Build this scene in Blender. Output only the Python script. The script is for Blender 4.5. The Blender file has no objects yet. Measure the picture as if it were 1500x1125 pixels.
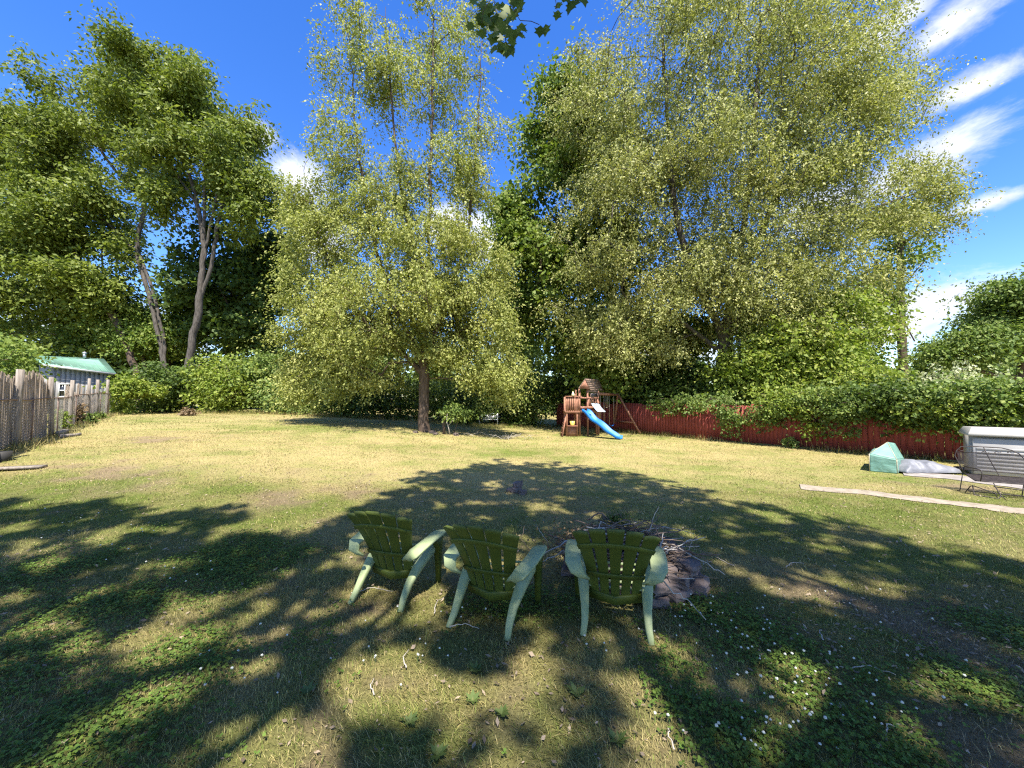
import bpy, bmesh, math, random
import numpy as np
from mathutils import Vector, Matrix, Euler

# ------------------------------------------------------------------ camera, world, sun, exposure
S = bpy.context.scene
C = S.collection
EYE, FPX, PITCH = 1.9, 563.0, math.radians(2.3)
cam = bpy.data.objects.new('camera', bpy.data.cameras.new('camera'))
C.objects.link(cam); S.camera = cam
cam.data.sensor_width = 36.0
cam.data.lens = FPX / 1500 * 36
cam.data.clip_start = 0.05; cam.data.clip_end = 3000
cam.location = (0, 0, EYE); cam.rotation_euler = (math.pi / 2 + PITCH, 0, 0)

SUN_EL = math.radians(62)
SUN_H = np.array([0.15, -0.989]); SUN_H /= np.linalg.norm(SUN_H)
SUN_V = Vector((SUN_H[0] * math.cos(SUN_EL), SUN_H[1] * math.cos(SUN_EL), math.sin(SUN_EL)))
sun = bpy.data.objects.new('sun', bpy.data.lights.new('sun', 'SUN'))
C.objects.link(sun)
sun.data.energy = 5.0; sun.data.angle = math.radians(0.53); sun.data.color = (1.0, 0.95, 0.86)
sun.rotation_euler = SUN_V.to_track_quat('Z', 'Y').to_euler(); sun.location = (0, -10, 40)

S.view_settings.view_transform = 'Standard'; S.view_settings.look = 'None'
S.view_settings.exposure = 1.2; S.view_settings.gamma = 1.0
S.render.engine = 'CYCLES'
S.cycles.max_bounces = 6; S.cycles.diffuse_bounces = 3; S.cycles.transmission_bounces = 4
S.cycles.sample_clamp_indirect = 6; S.cycles.filter_width = 1.2; S.cycles.use_denoising = False

world = bpy.data.worlds.new('World'); S.world = world; world.use_nodes = True

def build_world():
    nt = world.node_tree; N = nt.nodes; L = nt.links; N.clear()
    out = N.new('ShaderNodeOutputWorld'); bg = N.new('ShaderNodeBackground')
    L.new(bg.outputs[0], out.inputs[0]); bg.inputs[1].default_value = 0.105
    sky = N.new('ShaderNodeTexSky'); sky.sky_type = 'NISHITA'; sky.sun_disc = False
    sky.sun_elevation = SUN_EL; sky.sun_rotation = math.atan2(SUN_H[0], SUN_H[1])
    sky.air_density = 1.0; sky.dust_density = 0.3; sky.ozone_density = 3.0
    hs = N.new('ShaderNodeHueSaturation'); hs.inputs['Saturation'].default_value = 1.32
    hs.inputs['Hue'].default_value = 0.515
    hs.inputs['Value'].default_value = 1.4
    L.new(sky.outputs[0], hs.inputs['Color'])
    tc = N.new('ShaderNodeTexCoord')
    def M(op, a, b=None, clamp=False):
        n = N.new('ShaderNodeMath'); n.operation = op; n.use_clamp = clamp
        for i, v in enumerate((a, b)):
            if v is None: continue
            if isinstance(v, (int, float)): n.inputs[i].default_value = v
            else: L.new(v, n.inputs[i])
        return n.outputs[0]
    nz = N.new('ShaderNodeTexNoise'); nz.inputs['Scale'].default_value = 6.5; nz.inputs['Detail'].default_value = 12
    nz.inputs['Roughness'].default_value = 0.66; nz.inputs['Distortion'].default_value = 0.35
    mp = N.new('ShaderNodeMapping'); mp.inputs['Scale'].default_value = (1.0, 1.0, 2.0)
    L.new(tc.outputs['Generated'], mp.inputs[0]); L.new(mp.outputs[0], nz.inputs['Vector'])
    sep = N.new('ShaderNodeSeparateXYZ'); L.new(tc.outputs['Generated'], sep.inputs[0])
    # cloud banks given as azimuth / elevation (degrees), half sizes, tilt
    banks = [(-34, 30.5, 2.6, 1.8, 0), (-29.5, 26.5, 5, 3.6, 0), (-27, 22, 5, 4, 0), (-10, 24, 5, 4, 0), (-4, 23, 4, 4, 0),
             (50, 33, 7, 2.6, 20), (45.5, 35, 6, 2.0, 20), (48, 22.5, 6, 2.6, 15), (40, 21.5, 6, 3.4, 0),
             (48.5, 9.8, 6.5, 2.6, 10), (44, 8, 5, 2.6, 0), (52, 18, 5, 1.0, 5), (51, 28, 4, 1.4, 8),
             (-46, 7, 12, 4, 0), (20, 6, 16, 3, 0), (80, 25, 12, 6, 0), (-85, 30, 14, 7, 0), (140, 40, 30, 12, 0), (-140, 35, 30, 10, 0)]
    az = M('MULTIPLY', M('ARCTAN2', sep.outputs[0], sep.outputs[1]), 180 / math.pi)
    el = M('MULTIPLY', M('ARCSINE', sep.outputs[2]), 180 / math.pi)
    tot = None
    for a0, e0, ra, re, tl in banks:
        ca, sa = math.cos(math.radians(tl)), math.sin(math.radians(tl))
        da = M('SUBTRACT', az, a0); de = M('SUBTRACT', el, e0)
        u = M('ADD', M('MULTIPLY', da, ca / ra), M('MULTIPLY', de, sa / ra))
        v = M('ADD', M('MULTIPLY', da, -sa / re), M('MULTIPLY', de, ca / re))
        r = M('SQRT', M('ADD', M('MULTIPLY', u, u), M('MULTIPLY', v, v)))
        f = M('SUBTRACT', 1.0, r)
        tot = f if tot is None else M('MAXIMUM', tot, f)
    dens = M('ADD', M('MULTIPLY', M('MAXIMUM', M('ADD', tot, 0.12), -1.2), 0.75), M('MULTIPLY', M('SUBTRACT', nz.outputs[0], 0.5), 2.0))
    mr = N.new('ShaderNodeMapRange'); mr.interpolation_type = 'SMOOTHSTEP'
    mr.inputs['From Min'].default_value = 0.02; mr.inputs['From Max'].default_value = 0.75
    L.new(dens, mr.inputs['Value'])
    n2 = N.new('ShaderNodeTexNoise'); n2.inputs['Scale'].default_value = 9; n2.inputs['Detail'].default_value = 5
    L.new(mp.outputs[0], n2.inputs['Vector'])
    cr = N.new('ShaderNodeValToRGB')
    cr.color_ramp.elements[0].position = 0.3; cr.color_ramp.elements[0].color = (3.4, 3.7, 4.6, 1)
    cr.color_ramp.elements[1].position = 0.65; cr.color_ramp.elements[1].color = (5.6, 5.7, 6.0, 1)
    L.new(n2.outputs[0], cr.inputs[0])
    mx = N.new('ShaderNodeMixRGB'); L.new(mr.outputs[0], mx.inputs[0])
    L.new(hs.outputs[0], mx.inputs[1]); L.new(cr.outputs[0], mx.inputs[2])
    L.new(mx.outputs[0], bg.inputs[0])
build_world()

# ------------------------------------------------------------------ numeric helpers
rng = np.random.default_rng(7)
random.seed(7)
def smooth(x, a, b):
    t = np.clip((np.asarray(x, float) - a) / (b - a), 0, 1); return t * t * (3 - 2 * t)
def vnoise(x, y, seed=0):
    x = np.asarray(x, float); y = np.asarray(y, float)
    xi = np.floor(x).astype(np.int64); yi = np.floor(y).astype(np.int64)
    fx = x - xi; fy = y - yi; fx = fx * fx * (3 - 2 * fx); fy = fy * fy * (3 - 2 * fy)
    def h(a, b):
        n = (a * 374761393 + b * 668265263 + seed * 974711) & 0xffffffff
        n = ((n ^ (n >> 13)) * 1274126177) & 0xffffffff
        return ((n ^ (n >> 16)) & 0xffff) / 65535.0
    return (h(xi, yi) * (1 - fx) + h(xi + 1, yi) * fx) * (1 - fy) + (h(xi, yi + 1) * (1 - fx) + h(xi + 1, yi + 1) * fx) * fy
def fbm(x, y, seed=0, o=4):
    t = 0; a = 0.5; s = 0
    for k in range(o):
        t = t + a * vnoise(x * 2 ** k, y * 2 ** k, seed + k * 17); s += a; a *= 0.5
    return t / s
def gz(x, y):
    """height of the lawn"""
    x = np.asarray(x, float); y = np.asarray(y, float)
    a = 0.6 * smooth(y, 3, 10.5) * smooth(-x, -1.5, 9.5)
    b = 0.36 * smooth(y, 11, 22) * smooth(-x, 5, 18)
    return a + b + 0.025 * (fbm(x * 0.5, y * 0.5, 5, 2) - 0.5)
CP, SP = math.cos(PITCH), math.sin(PITCH)
def ray(px, py):
    a = (px - 750) / FPX; b = (562.5 - py) / FPX
    d = np.array([a, CP - SP * b, SP + CP * b])
    return d / d[1]
def P(px, py, D):
    d = ray(px, py); return np.array([d[0] * D, D, EYE + d[2] * D])
def G(px, py):
    d = ray(px, py); D = 10.0
    for _ in range(60):
        g = float(gz(d[0] * D, D)); Dn = (EYE - g) / max(-d[2], 1e-3); D = 0.5 * D + 0.5 * min(Dn, 60)
    return np.array([d[0] * D, D, float(gz(d[0] * D, D))])
def to_px(x, y, z):
    dy = np.maximum(y, 1e-3); b = (z - EYE)
    zc = CP * dy + SP * b; yc = -SP * dy + CP * b
    return 750 + FPX * x / zc, 562.5 - FPX * yc / zc

# ------------------------------------------------------------------ object helpers
def mesh_np(name, V, groups, mats=(), smooth_=False, colors=None, midx=None):
    """groups: list of int arrays (n, k)"""
    me = bpy.data.meshes.new(name)
    V = np.asarray(V, np.float32)
    groups = [np.asarray(g, np.int32) for g in groups if len(g)]
    nl = sum(g.size for g in groups); npoly = sum(len(g) for g in groups)
    me.vertices.add(len(V)); me.vertices.foreach_set('co', V.ravel())
    me.loops.add(nl); me.polygons.add(npoly)
    me.loops.foreach_set('vertex_index', np.concatenate([g.ravel() for g in groups]))
    tot = np.concatenate([np.full(len(g), g.shape[1], np.int32) for g in groups])
    st = np.concatenate([[0], np.cumsum(tot)[:-1]]).astype(np.int32)
    me.polygons.foreach_set('loop_start', st)
    if smooth_: me.polygons.foreach_set('use_smooth', np.ones(npoly, bool))
    for m in mats: me.materials.append(m)
    if midx is not None: me.polygons.foreach_set('material_index', np.asarray(midx, np.int32))
    if colors is not None:
        at = me.color_attributes.new('tint', 'FLOAT_COLOR', 'POINT')
        c = np.ones((len(V), 4), np.float32); c[:, :3] = colors
        at.data.foreach_set('color', c.ravel())
    me.update(); me.validate()
    return me
def put(name, me, parent=None, loc=(0, 0, 0), rotz=0.0):
    o = bpy.data.objects.new(name, me); C.objects.link(o)
    o.location = loc; o.rotation_euler = (0, 0, rotz)
    if parent is not None: o.parent = parent
    return o
def tag(o, label, cat, group=None):
    o['label'] = label; o['category'] = cat
    if group: o['group'] = group
    return o
def thing(name, label, cat, loc=(0, 0, 0), rotz=0.0, group=None):
    o = bpy.data.objects.new(name, None); C.objects.link(o); o.empty_display_size = 0.2
    o.location = tuple(float(v) for v in loc); o.rotation_euler = (0, 0, rotz)
    return tag(o, label, cat, group)
def structure(o): o['kind'] = 'structure'; return o
def stuff(o): o['kind'] = 'stuff'; return o
def copy_tree(root, loc, rotz, label, scale=1.0, group=None):
    r = root.copy(); C.objects.link(r); r.location = loc; r.rotation_euler = (0, 0, rotz)
    r.scale = (scale,) * 3 if not isinstance(scale, tuple) else scale
    r['label'] = label
    if group: r['group'] = group
    for ch in list(root.children):
        c = ch.copy(); C.objects.link(c); c.parent = r
        for g2 in list(ch.children):
            d = g2.copy(); C.objects.link(d); d.parent = c
    return r

class MB:
    """collects simple shapes into one mesh"""
    def __init__(s): s.V = []; s.F = []; s.n = 0
    def add(s, v, f):
        v = np.asarray(v, float); s.V.append(v)
        s.F += [[i + s.n for i in q] for q in f]; s.n += len(v); return s
    def box(s, c, size, rot=None):
        h = np.array(size) / 2
        v = np.array([[x, y, z] for x in (-1, 1) for y in (-1, 1) for z in (-1, 1)]) * h
        if rot is not None: v = v @ np.array(rot).T
        return s.add(v + np.array(c), [[0, 1, 3, 2], [4, 6, 7, 5], [0, 4, 5, 1], [2, 3, 7, 6], [0, 2, 6, 4], [1, 5, 7, 3]])
    def bar(s, a, b, w, t, up=(0, 0, 1)):
        """rectangular bar from a to b; w across, t along up"""
        a = np.array(a, float); b = np.array(b, float); d = b - a; l = np.linalg.norm(d); d /= l
        u = np.array(up, float); u = u - d * (u @ d)
        if np.linalg.norm(u) < 1e-4: u = np.array([0, 1, 0.]); u = u - d * (u @ d)
        u /= np.linalg.norm(u); r = np.cross(d, u)
        return s.box((a + b) / 2, (w, l, t), np.stack([r, d, u], 1))
    def tube(s, pts, r, n=6, cap=True):
        pts = np.asarray(pts, float); m = len(pts)
        r = np.full(m, r) if np.isscalar(r) else np.asarray(r, float)
        tg = np.gradient(pts, axis=0); tg /= np.linalg.norm(tg, axis=1)[:, None] + 1e-9
        ref = np.array([0, 0, 1.]) if abs(tg[0][2]) < 0.9 else np.array([1., 0, 0])
        v = []
        for i in range(m):
            u = ref - tg[i] * (ref @ tg[i]); u /= np.linalg.norm(u) + 1e-9; ref = u
            w = np.cross(tg[i], u)
            for k in range(n):
                a = 2 * math.pi * k / n
                v.append(pts[i] + r[i] * (u * math.cos(a) + w * math.sin(a)))
        f = [[i * n + k, i * n + (k + 1) % n, (i + 1) * n + (k + 1) % n, (i + 1) * n + k] for i in range(m - 1) for k in range(n)]
        if cap: f += [list(range(n))[::-1], [(m - 1) * n + k for k in range(n)]]
        return s.add(v, f)
    def loft(s, rings, cap=True):
        n = len(rings[0]); m = len(rings); v = np.concatenate([np.asarray(r, float) for r in rings])
        f = [[i * n + k, i * n + (k + 1) % n, (i + 1) * n + (k + 1) % n, (i + 1) * n + k] for i in range(m - 1) for k in range(n)]
        if cap: f += [list(range(n))[::-1], [(m - 1) * n + k for k in range(n)]]
        return s.add(v, f)
    def sweep(s, pts, widths, thick, side=(1, 0, 0), rnd=0.35):
        """rounded bar along pts; width along side, thickness across both"""
        pts = np.asarray(pts, float); m = len(pts)
        widths = np.full(m, widths) if np.isscalar(widths) else widths
        thick = np.full(m, thick) if np.isscalar(thick) else thick
        tg = np.gradient(pts, axis=0); rings = []
        for i in range(m):
            d = tg[i] / np.linalg.norm(tg[i]); sd = np.array(side, float); sd = sd - d * (sd @ d); sd /= np.linalg.norm(sd)
            up = np.cross(sd, d); a, b = widths[i] / 2, thick[i] / 2; q = min(a, b) * rnd
            rg = [(a, b - q), (a - q, b), (-a + q, b), (-a, b - q), (-a, -b + q), (-a + q, -b), (a - q, -b), (a, -b + q)]
            rings.append([pts[i] + sd * x + up * y for x, y in rg])
        return s.loft(rings)
    def sheet(s, fn, nu, nv, th):
        """solid sheet: fn(u,v)->(point, normal), thickness th"""
        fr = []; bk = []
        for j in range(nv + 1):
            for i in range(nu + 1):
                p, n = fn(i / nu, j / nv); p = np.array(p, float); n = np.array(n, float)
                fr.append(p + n * th / 2); bk.append(p - n * th / 2)
        k = len(fr); w = nu + 1; f = []
        for j in range(nv):
            for i in range(nu):
                a = j * w + i; f.append([a, a + 1, a + w + 1, a + w]); f.append([k + a, k + a + w, k + a + w + 1, k + a + 1])
        bd = [i for i in range(w)] + [j * w + nu for j in range(1, nv + 1)] + [nv * w + i for i in range(nu - 1, -1, -1)] + [j * w for j in range(nv - 1, 0, -1)]
        for a, b in zip(bd, bd[1:] + bd[:1]): f.append([a, k + a, k + b, b])
        return s.add(fr + bk, f)
    def mesh(s, name, mat, smooth_=False, bevel=0):
        V = np.concatenate(s.V); by = {}
        for q in s.F: by.setdefault(len(q), []).append(q)
        me = mesh_np(name, V, [np.array(g) for g in by.values()], mat if isinstance(mat, (list, tuple)) else [mat], smooth_)
        bm = bmesh.new(); bm.from_mesh(me); bmesh.ops.recalc_face_normals(bm, faces=bm.faces)
        if bevel: bmesh.ops.bevel(bm, geom=[e for e in bm.edges if e.calc_face_angle(0) > 0.6], offset=bevel, segments=1, affect='EDGES')
        bm.to_mesh(me); bm.free()
        return me
    def part(s, name, mat, parent=None, smooth_=False, bevel=0, **k):
        return put(name, s.mesh(name, mat, smooth_, bevel), parent, **k)

# ------------------------------------------------------------------ materials
def newmat(name):
    m = bpy.data.materials.new(name); m.use_nodes = True
    nt = m.node_tree; b = nt.nodes['Principled BSDF']
    return m, nt, nt.nodes, nt.links, b
def ramp(N, cols, pos=None):
    r = N.new('ShaderNodeValToRGB'); e = r.color_ramp.elements
    pos = pos or [i / (len(cols) - 1) for i in range(len(cols))]
    while len(e) < len(cols): e.new(0.5)
    for k, (c, p) in enumerate(zip(cols, pos)): e[k].position = p; e[k].color = (*c, 1)
    return r
def surf(name, c1, c2, scale=6, rough=0.7, bump=0.2, stretch=(1, 1, 1), spec=0.4, c3=None, metallic=0.0, detail=6, bdist=0.02):
    m, nt, N, L, b = newmat(name)
    tc = N.new('ShaderNodeTexCoord'); mp = N.new('ShaderNodeMapping'); mp.inputs['Scale'].default_value = stretch
    nz = N.new('ShaderNodeTexNoise'); nz.inputs['Scale'].default_value = scale; nz.inputs['Detail'].default_value = detail
    L.new(tc.outputs['Object'], mp.inputs[0]); L.new(mp.outputs[0], nz.inputs['Vector'])
    cols = [c1, c2] + ([c3] if c3 else [])
    r = ramp(N, cols, [0.3 + 0.4 * i / (len(cols) - 1) for i in range(len(cols))])
    L.new(nz.outputs[0], r.inputs[0]); L.new(r.outputs[0], b.inputs['Base Color'])
    b.inputs['Roughness'].default_value = rough; b.inputs['Specular IOR Level'].default_value = spec; b.inputs['Metallic'].default_value = metallic
    if bump:
        bp = N.new('ShaderNodeBump'); bp.inputs['Strength'].default_value = bump; bp.inputs['Distance'].default_value = bdist
        L.new(nz.outputs[0], bp.inputs['Height']); L.new(bp.outputs[0], b.inputs['Normal'])
    return m
def leafmat(name, cols, trans=0.35, spec=0.25, rough=0.55, patch=0.35, tmul=(1.15, 1.25, 0.6)):
    """foliage: random tone per leaf, broad tone per bough, light through the leaf"""
    m, nt, N, L, b = newmat(name)
    ge = N.new('ShaderNodeNewGeometry'); nz = N.new('ShaderNodeTexNoise'); nz.inputs['Scale'].default_value = 0.55
    nz.inputs['Detail'].default_value = 2
    L.new(ge.outputs['Position'], nz.inputs['Vector'])
    mix = N.new('ShaderNodeMath'); mix.operation = 'MULTIPLY_ADD'; mix.inputs[1].default_value = 1 - patch
    mm = N.new('ShaderNodeMath'); mm.operation = 'MULTIPLY_ADD'; mm.inputs[1].default_value = patch * 2.2; mm.inputs[2].default_value = -patch * 0.6
    L.new(nz.outputs[0], mm.inputs[0])
    L.new(ge.outputs['Random Per Island'], mix.inputs[0]); L.new(mm.outputs[0], mix.inputs[2])
    r = ramp(N, cols); L.new(mix.outputs[0], r.inputs[0])
    L.new(r.outputs[0], b.inputs['Base Color']); b.inputs['Roughness'].default_value = rough; b.inputs['Specular IOR Level'].default_value = spec
    tr = N.new('ShaderNodeBsdfTranslucent'); tm = N.new('ShaderNodeMixRGB'); tm.blend_type = 'MULTIPLY'; tm.inputs[0].default_value = 1
    tm.inputs[2].default_value = (*tmul, 1); L.new(r.outputs[0], tm.inputs[1]); L.new(tm.outputs[0], tr.inputs[0])
    ms = N.new('ShaderNodeMixShader'); ms.inputs[0].default_value = trans
    L.new(b.outputs[0], ms.inputs[1]); L.new(tr.outputs[0], ms.inputs[2])
    L.new(ms.outputs[0], N['Material Output'].inputs['Surface'])
    return m
def tintmat(name, trans=0.3, detail=0.0, rough=0.8):
    """colour from the mesh's own albedo attribute"""
    m, nt, N, L, b = newmat(name)
    at = N.new('ShaderNodeVertexColor'); at.layer_name = 'tint'
    col = at.outputs[0]
    if detail:
        ge = N.new('ShaderNodeNewGeometry'); nz = N.new('ShaderNodeTexNoise'); nz.inputs['Scale'].default_value = 38; nz.inputs['Detail'].default_value = 8
        nz.inputs['Roughness'].default_value = 0.75
        L.new(ge.outputs['Position'], nz.inputs['Vector'])
        r = ramp(N, [(0.35, 0.33, 0.3), (1.0, 1.0, 1.0), (1.5, 1.45, 1.4)], [0.3, 0.5, 0.75]); L.new(nz.outputs[0], r.inputs[0])
        mx = N.new('ShaderNodeMixRGB'); mx.blend_type = 'MULTIPLY'; mx.inputs[0].default_value = detail
        L.new(col, mx.inputs[1]); L.new(r.outputs[0], mx.inputs[2]); col = mx.outputs[0]
        bp = N.new('ShaderNodeBump'); bp.inputs['Strength'].default_value = 0.7; bp.inputs['Distance'].default_value = 0.03
        L.new(nz.outputs[0], bp.inputs['Height']); L.new(bp.outputs[0], b.inputs['Normal'])
    L.new(col, b.inputs['Base Color']); b.inputs['Roughness'].default_value = rough; b.inputs['Specular IOR Level'].default_value = 0.15
    if trans:
        tr = N.new('ShaderNodeBsdfTranslucent'); L.new(col, tr.inputs[0])
        ms = N.new('ShaderNodeMixShader'); ms.inputs[0].default_value = trans
        L.new(b.outputs[0], ms.inputs[1]); L.new(tr.outputs[0], ms.inputs[2]); L.new(ms.outputs[0], N['Material Output'].inputs['Surface'])
    return m

M_bark = surf('bark_grey', (0.05, 0.042, 0.036), (0.145, 0.125, 0.105), 5, 0.9, 0.8, (3, 3, 0.6), 0.2)
M_bark2 = surf('bark_brown', (0.06, 0.042, 0.032), (0.16, 0.115, 0.085), 6, 0.9, 0.9, (3, 3, 0.5), 0.2)
M_birch = leafmat('leaf_birch', [(0.15, 0.18, 0.035), (0.31, 0.33, 0.085), (0.52, 0.50, 0.19)], 0.34)
M_willow = leafmat('leaf_pale_olive', [(0.13, 0.15, 0.035), (0.32, 0.33, 0.105), (0.58, 0.54, 0.23)], 0.32)
M_maple = leafmat('leaf_mid_green', [(0.072, 0.128, 0.022), (0.159, 0.225, 0.038), (0.302, 0.338, 0.083)], 0.32)
M_locust = leafmat('leaf_locust', [(0.08, 0.112, 0.018), (0.167, 0.21, 0.033), (0.294, 0.315, 0.075)], 0.32)
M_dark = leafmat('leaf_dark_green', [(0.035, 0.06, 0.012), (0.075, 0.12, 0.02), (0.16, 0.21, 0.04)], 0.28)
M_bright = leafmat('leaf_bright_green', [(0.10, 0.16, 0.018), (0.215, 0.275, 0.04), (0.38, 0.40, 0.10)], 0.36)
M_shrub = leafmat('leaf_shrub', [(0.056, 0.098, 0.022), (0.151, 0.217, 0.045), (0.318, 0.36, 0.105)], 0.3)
M_pale = leafmat('blossom_pale', [(0.20, 0.23, 0.08), (0.4, 0.42, 0.24), (0.6, 0.6, 0.45)], 0.3)
M_dry = leafmat('leaf_dry', [(0.10, 0.065, 0.035), (0.22, 0.15, 0.08), (0.34, 0.26, 0.14)], 0.2)

# ------------------------------------------------------------------ lawn
def blobs(x, y, lst):
    v = np.zeros_like(np.asarray(x, float))
    for px, py, r, st in lst:
        c = G(px, py); d2 = ((x - c[0]) ** 2 + (y - c[1]) ** 2) / (r * r)
        v = np.maximum(v, st * np.exp(-d2))
    return v
CLOVER = [(1130, 960, 0.75, 1), (1210, 1040, 0.6, 1), (1040, 900, 0.5, 0.9), (1000, 1010, 0.45, .8), (1130, 1100, 0.5, 1), (1400, 1010, 0.6, .8),
          (1300, 1000, 0.6, .8), (130, 1060, 0.8, 1), (260, 980, 0.7, .9), (40, 980, 0.8, .8), (330, 830, 0.9, .9), (200, 880, 0.9, .7), (60, 830, 1.2, .7), (1450, 920, 0.5, 1), (690, 900, .5, .5), (760, 890, .6, .6), (430, 950, .5, .6)]
DIRT = [(1330, 910, 0.8, .8), (1200, 870, 0.5, .7), (1420, 960, 0.7, .7), (1440, 1080, 0.7, .8), (760, 1090, 0.5, .7), (480, 1080, 0.5, .7), (1010, 1080, 0.5, .8),
        (500, 720, 0.9, .75), (440, 730, 1.0, .6), (210, 645, 1.5, .8), (520, 840, 0.8, .7), (680, 850, .4, .7), (1440, 715, 1.2, .7), (560, 1000, .4, .5), (900, 1060, .3, .6), (40, 690, 1.5, .5), (150, 700, 2, .5), (860, 750, .5, .5)]
def masks(x, y):
    cl = np.clip(blobs(x, y, CLOVER) + 0.9 * (fbm(x * 1.9, y * 1.9, 31) - 0.5), 0, 1)
    cl = 0.75 * smooth(cl, 0.25, 0.95) * smooth(-np.asarray(y), -9, -5)
    dt = smooth(0.85 * blobs(x, y, DIRT) + 1.7 * (fbm(x * 1.7, y * 1.7, 41, 5) - 0.5) + 0.05, 0.35, 0.95)
    return cl, dt * (1 - cl)
STRAW = np.array([0.405, 0.33, 0.14]); GREEN = np.array([0.165, 0.20, 0.04]); DGREEN = np.array([0.115, 0.155, 0.032]); SOIL = np.array([0.27, 0.195, 0.12])
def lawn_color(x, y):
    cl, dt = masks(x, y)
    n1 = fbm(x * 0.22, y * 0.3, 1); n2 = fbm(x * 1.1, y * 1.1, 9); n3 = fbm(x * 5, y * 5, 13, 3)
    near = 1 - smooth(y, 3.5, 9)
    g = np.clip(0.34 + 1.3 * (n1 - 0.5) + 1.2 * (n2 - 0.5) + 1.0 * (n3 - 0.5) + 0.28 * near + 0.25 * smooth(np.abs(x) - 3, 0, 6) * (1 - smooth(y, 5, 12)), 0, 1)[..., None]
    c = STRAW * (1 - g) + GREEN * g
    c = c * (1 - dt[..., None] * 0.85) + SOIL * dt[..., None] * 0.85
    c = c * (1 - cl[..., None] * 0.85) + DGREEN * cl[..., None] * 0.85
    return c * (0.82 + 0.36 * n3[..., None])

def build_lawn():
    xs = np.concatenate([np.linspace(-400, -60, 12), np.linspace(-55, -13, 60), np.linspace(-12.5, 12.5, 230), np.linspace(13, 55, 60), np.linspace(60, 400, 12)])
    ys = np.concatenate([np.linspace(-120, -5, 16), np.linspace(-4, 1, 12), np.linspace(1.2, 13, 160), np.linspace(13.3, 40, 90), np.linspace(45, 600, 16)])
    X, Y = np.meshgrid(xs, ys); Z = gz(X, Y)
    V = np.stack([X, Y, Z], -1).reshape(-1, 3)
    nx, ny = len(xs), len(ys); i, j = np.meshgrid(np.arange(nx - 1), np.arange(ny - 1)); a = (j * nx + i).ravel()
    F = np.stack([a, a + 1, a + nx + 1, a + nx], 1)
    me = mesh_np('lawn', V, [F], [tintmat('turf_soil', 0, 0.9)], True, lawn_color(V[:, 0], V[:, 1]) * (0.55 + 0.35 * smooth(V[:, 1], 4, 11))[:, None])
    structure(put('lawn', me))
build_lawn()

PATH_PTS = [G(1172, 713), G(1290, 725), G(1400, 738), G(1500, 750), G(1700, 772)]
def strip(name, pts, w, h, mat, jag=0.05):
    pts = np.array(pts); out = []
    t = np.linspace(0, len(pts) - 1, 60); px = np.interp(t, range(len(pts)), pts[:, 0]); py = np.interp(t, range(len(pts)), pts[:, 1])
    d = np.gradient(np.stack([px, py], 1), axis=0); d /= np.linalg.norm(d, axis=1)[:, None]; n = np.stack([-d[:, 1], d[:, 0]], 1)
    W = []
    for k in range(4):
        o = (k / 3 - 0.5) * w
        jit = jag * (fbm(t * 3.1, t * 0 + k * 9.0, 3) - 0.5) * (k in (0, 3)) * 2
        q = np.stack([px, py], 1) + n * (o + jit)[:, None]
        W.append(np.column_stack([q, gz(q[:, 0], q[:, 1]) + (h if k in (1, 2) else h * 0.35)]))
    V = np.stack(W, 1).reshape(-1, 3); m = len(t)
    F = [[i * 4 + k, i * 4 + k + 1, (i + 1) * 4 + k + 1, (i + 1) * 4 + k] for i in range(m - 1) for k in range(3)]
    return structure(put(name, mesh_np(name, V, [np.array(F)], [mat], True)))
M_conc = surf('worn_concrete', (0.22, 0.18, 0.13), (0.36, 0.30, 0.23), 7, 0.9, 0.3, spec=0.2)
strip('path', PATH_PTS, 0.5, 0.03, M_conc, 0.16)
strip('patio', [G(1322, 693), G(1400, 700), G(1500, 713), G(1640, 735)], 0.85, 0.035, surf('patio_concrete', (0.22, 0.19, 0.165), (0.33, 0.30, 0.27), 5, 0.9, 0.2, spec=0.2), 0.1)
def path_dist(x, y, pts):
    p = np.array(pts)[:, :2]; best = np.full(np.shape(x), 9e9)
    for a, b in zip(p[:-1], p[1:]):
        d = b - a; t = np.clip(((x - a[0]) * d[0] + (y - a[1]) * d[1]) / (d @ d), 0, 1)
        best = np.minimum(best, np.hypot(x - a[0] - t * d[0], y - a[1] - t * d[1]))
    return best
PATIO_PTS = [G(1322, 693), G(1400, 700), G(1500, 713), G(1640, 735)]

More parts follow.
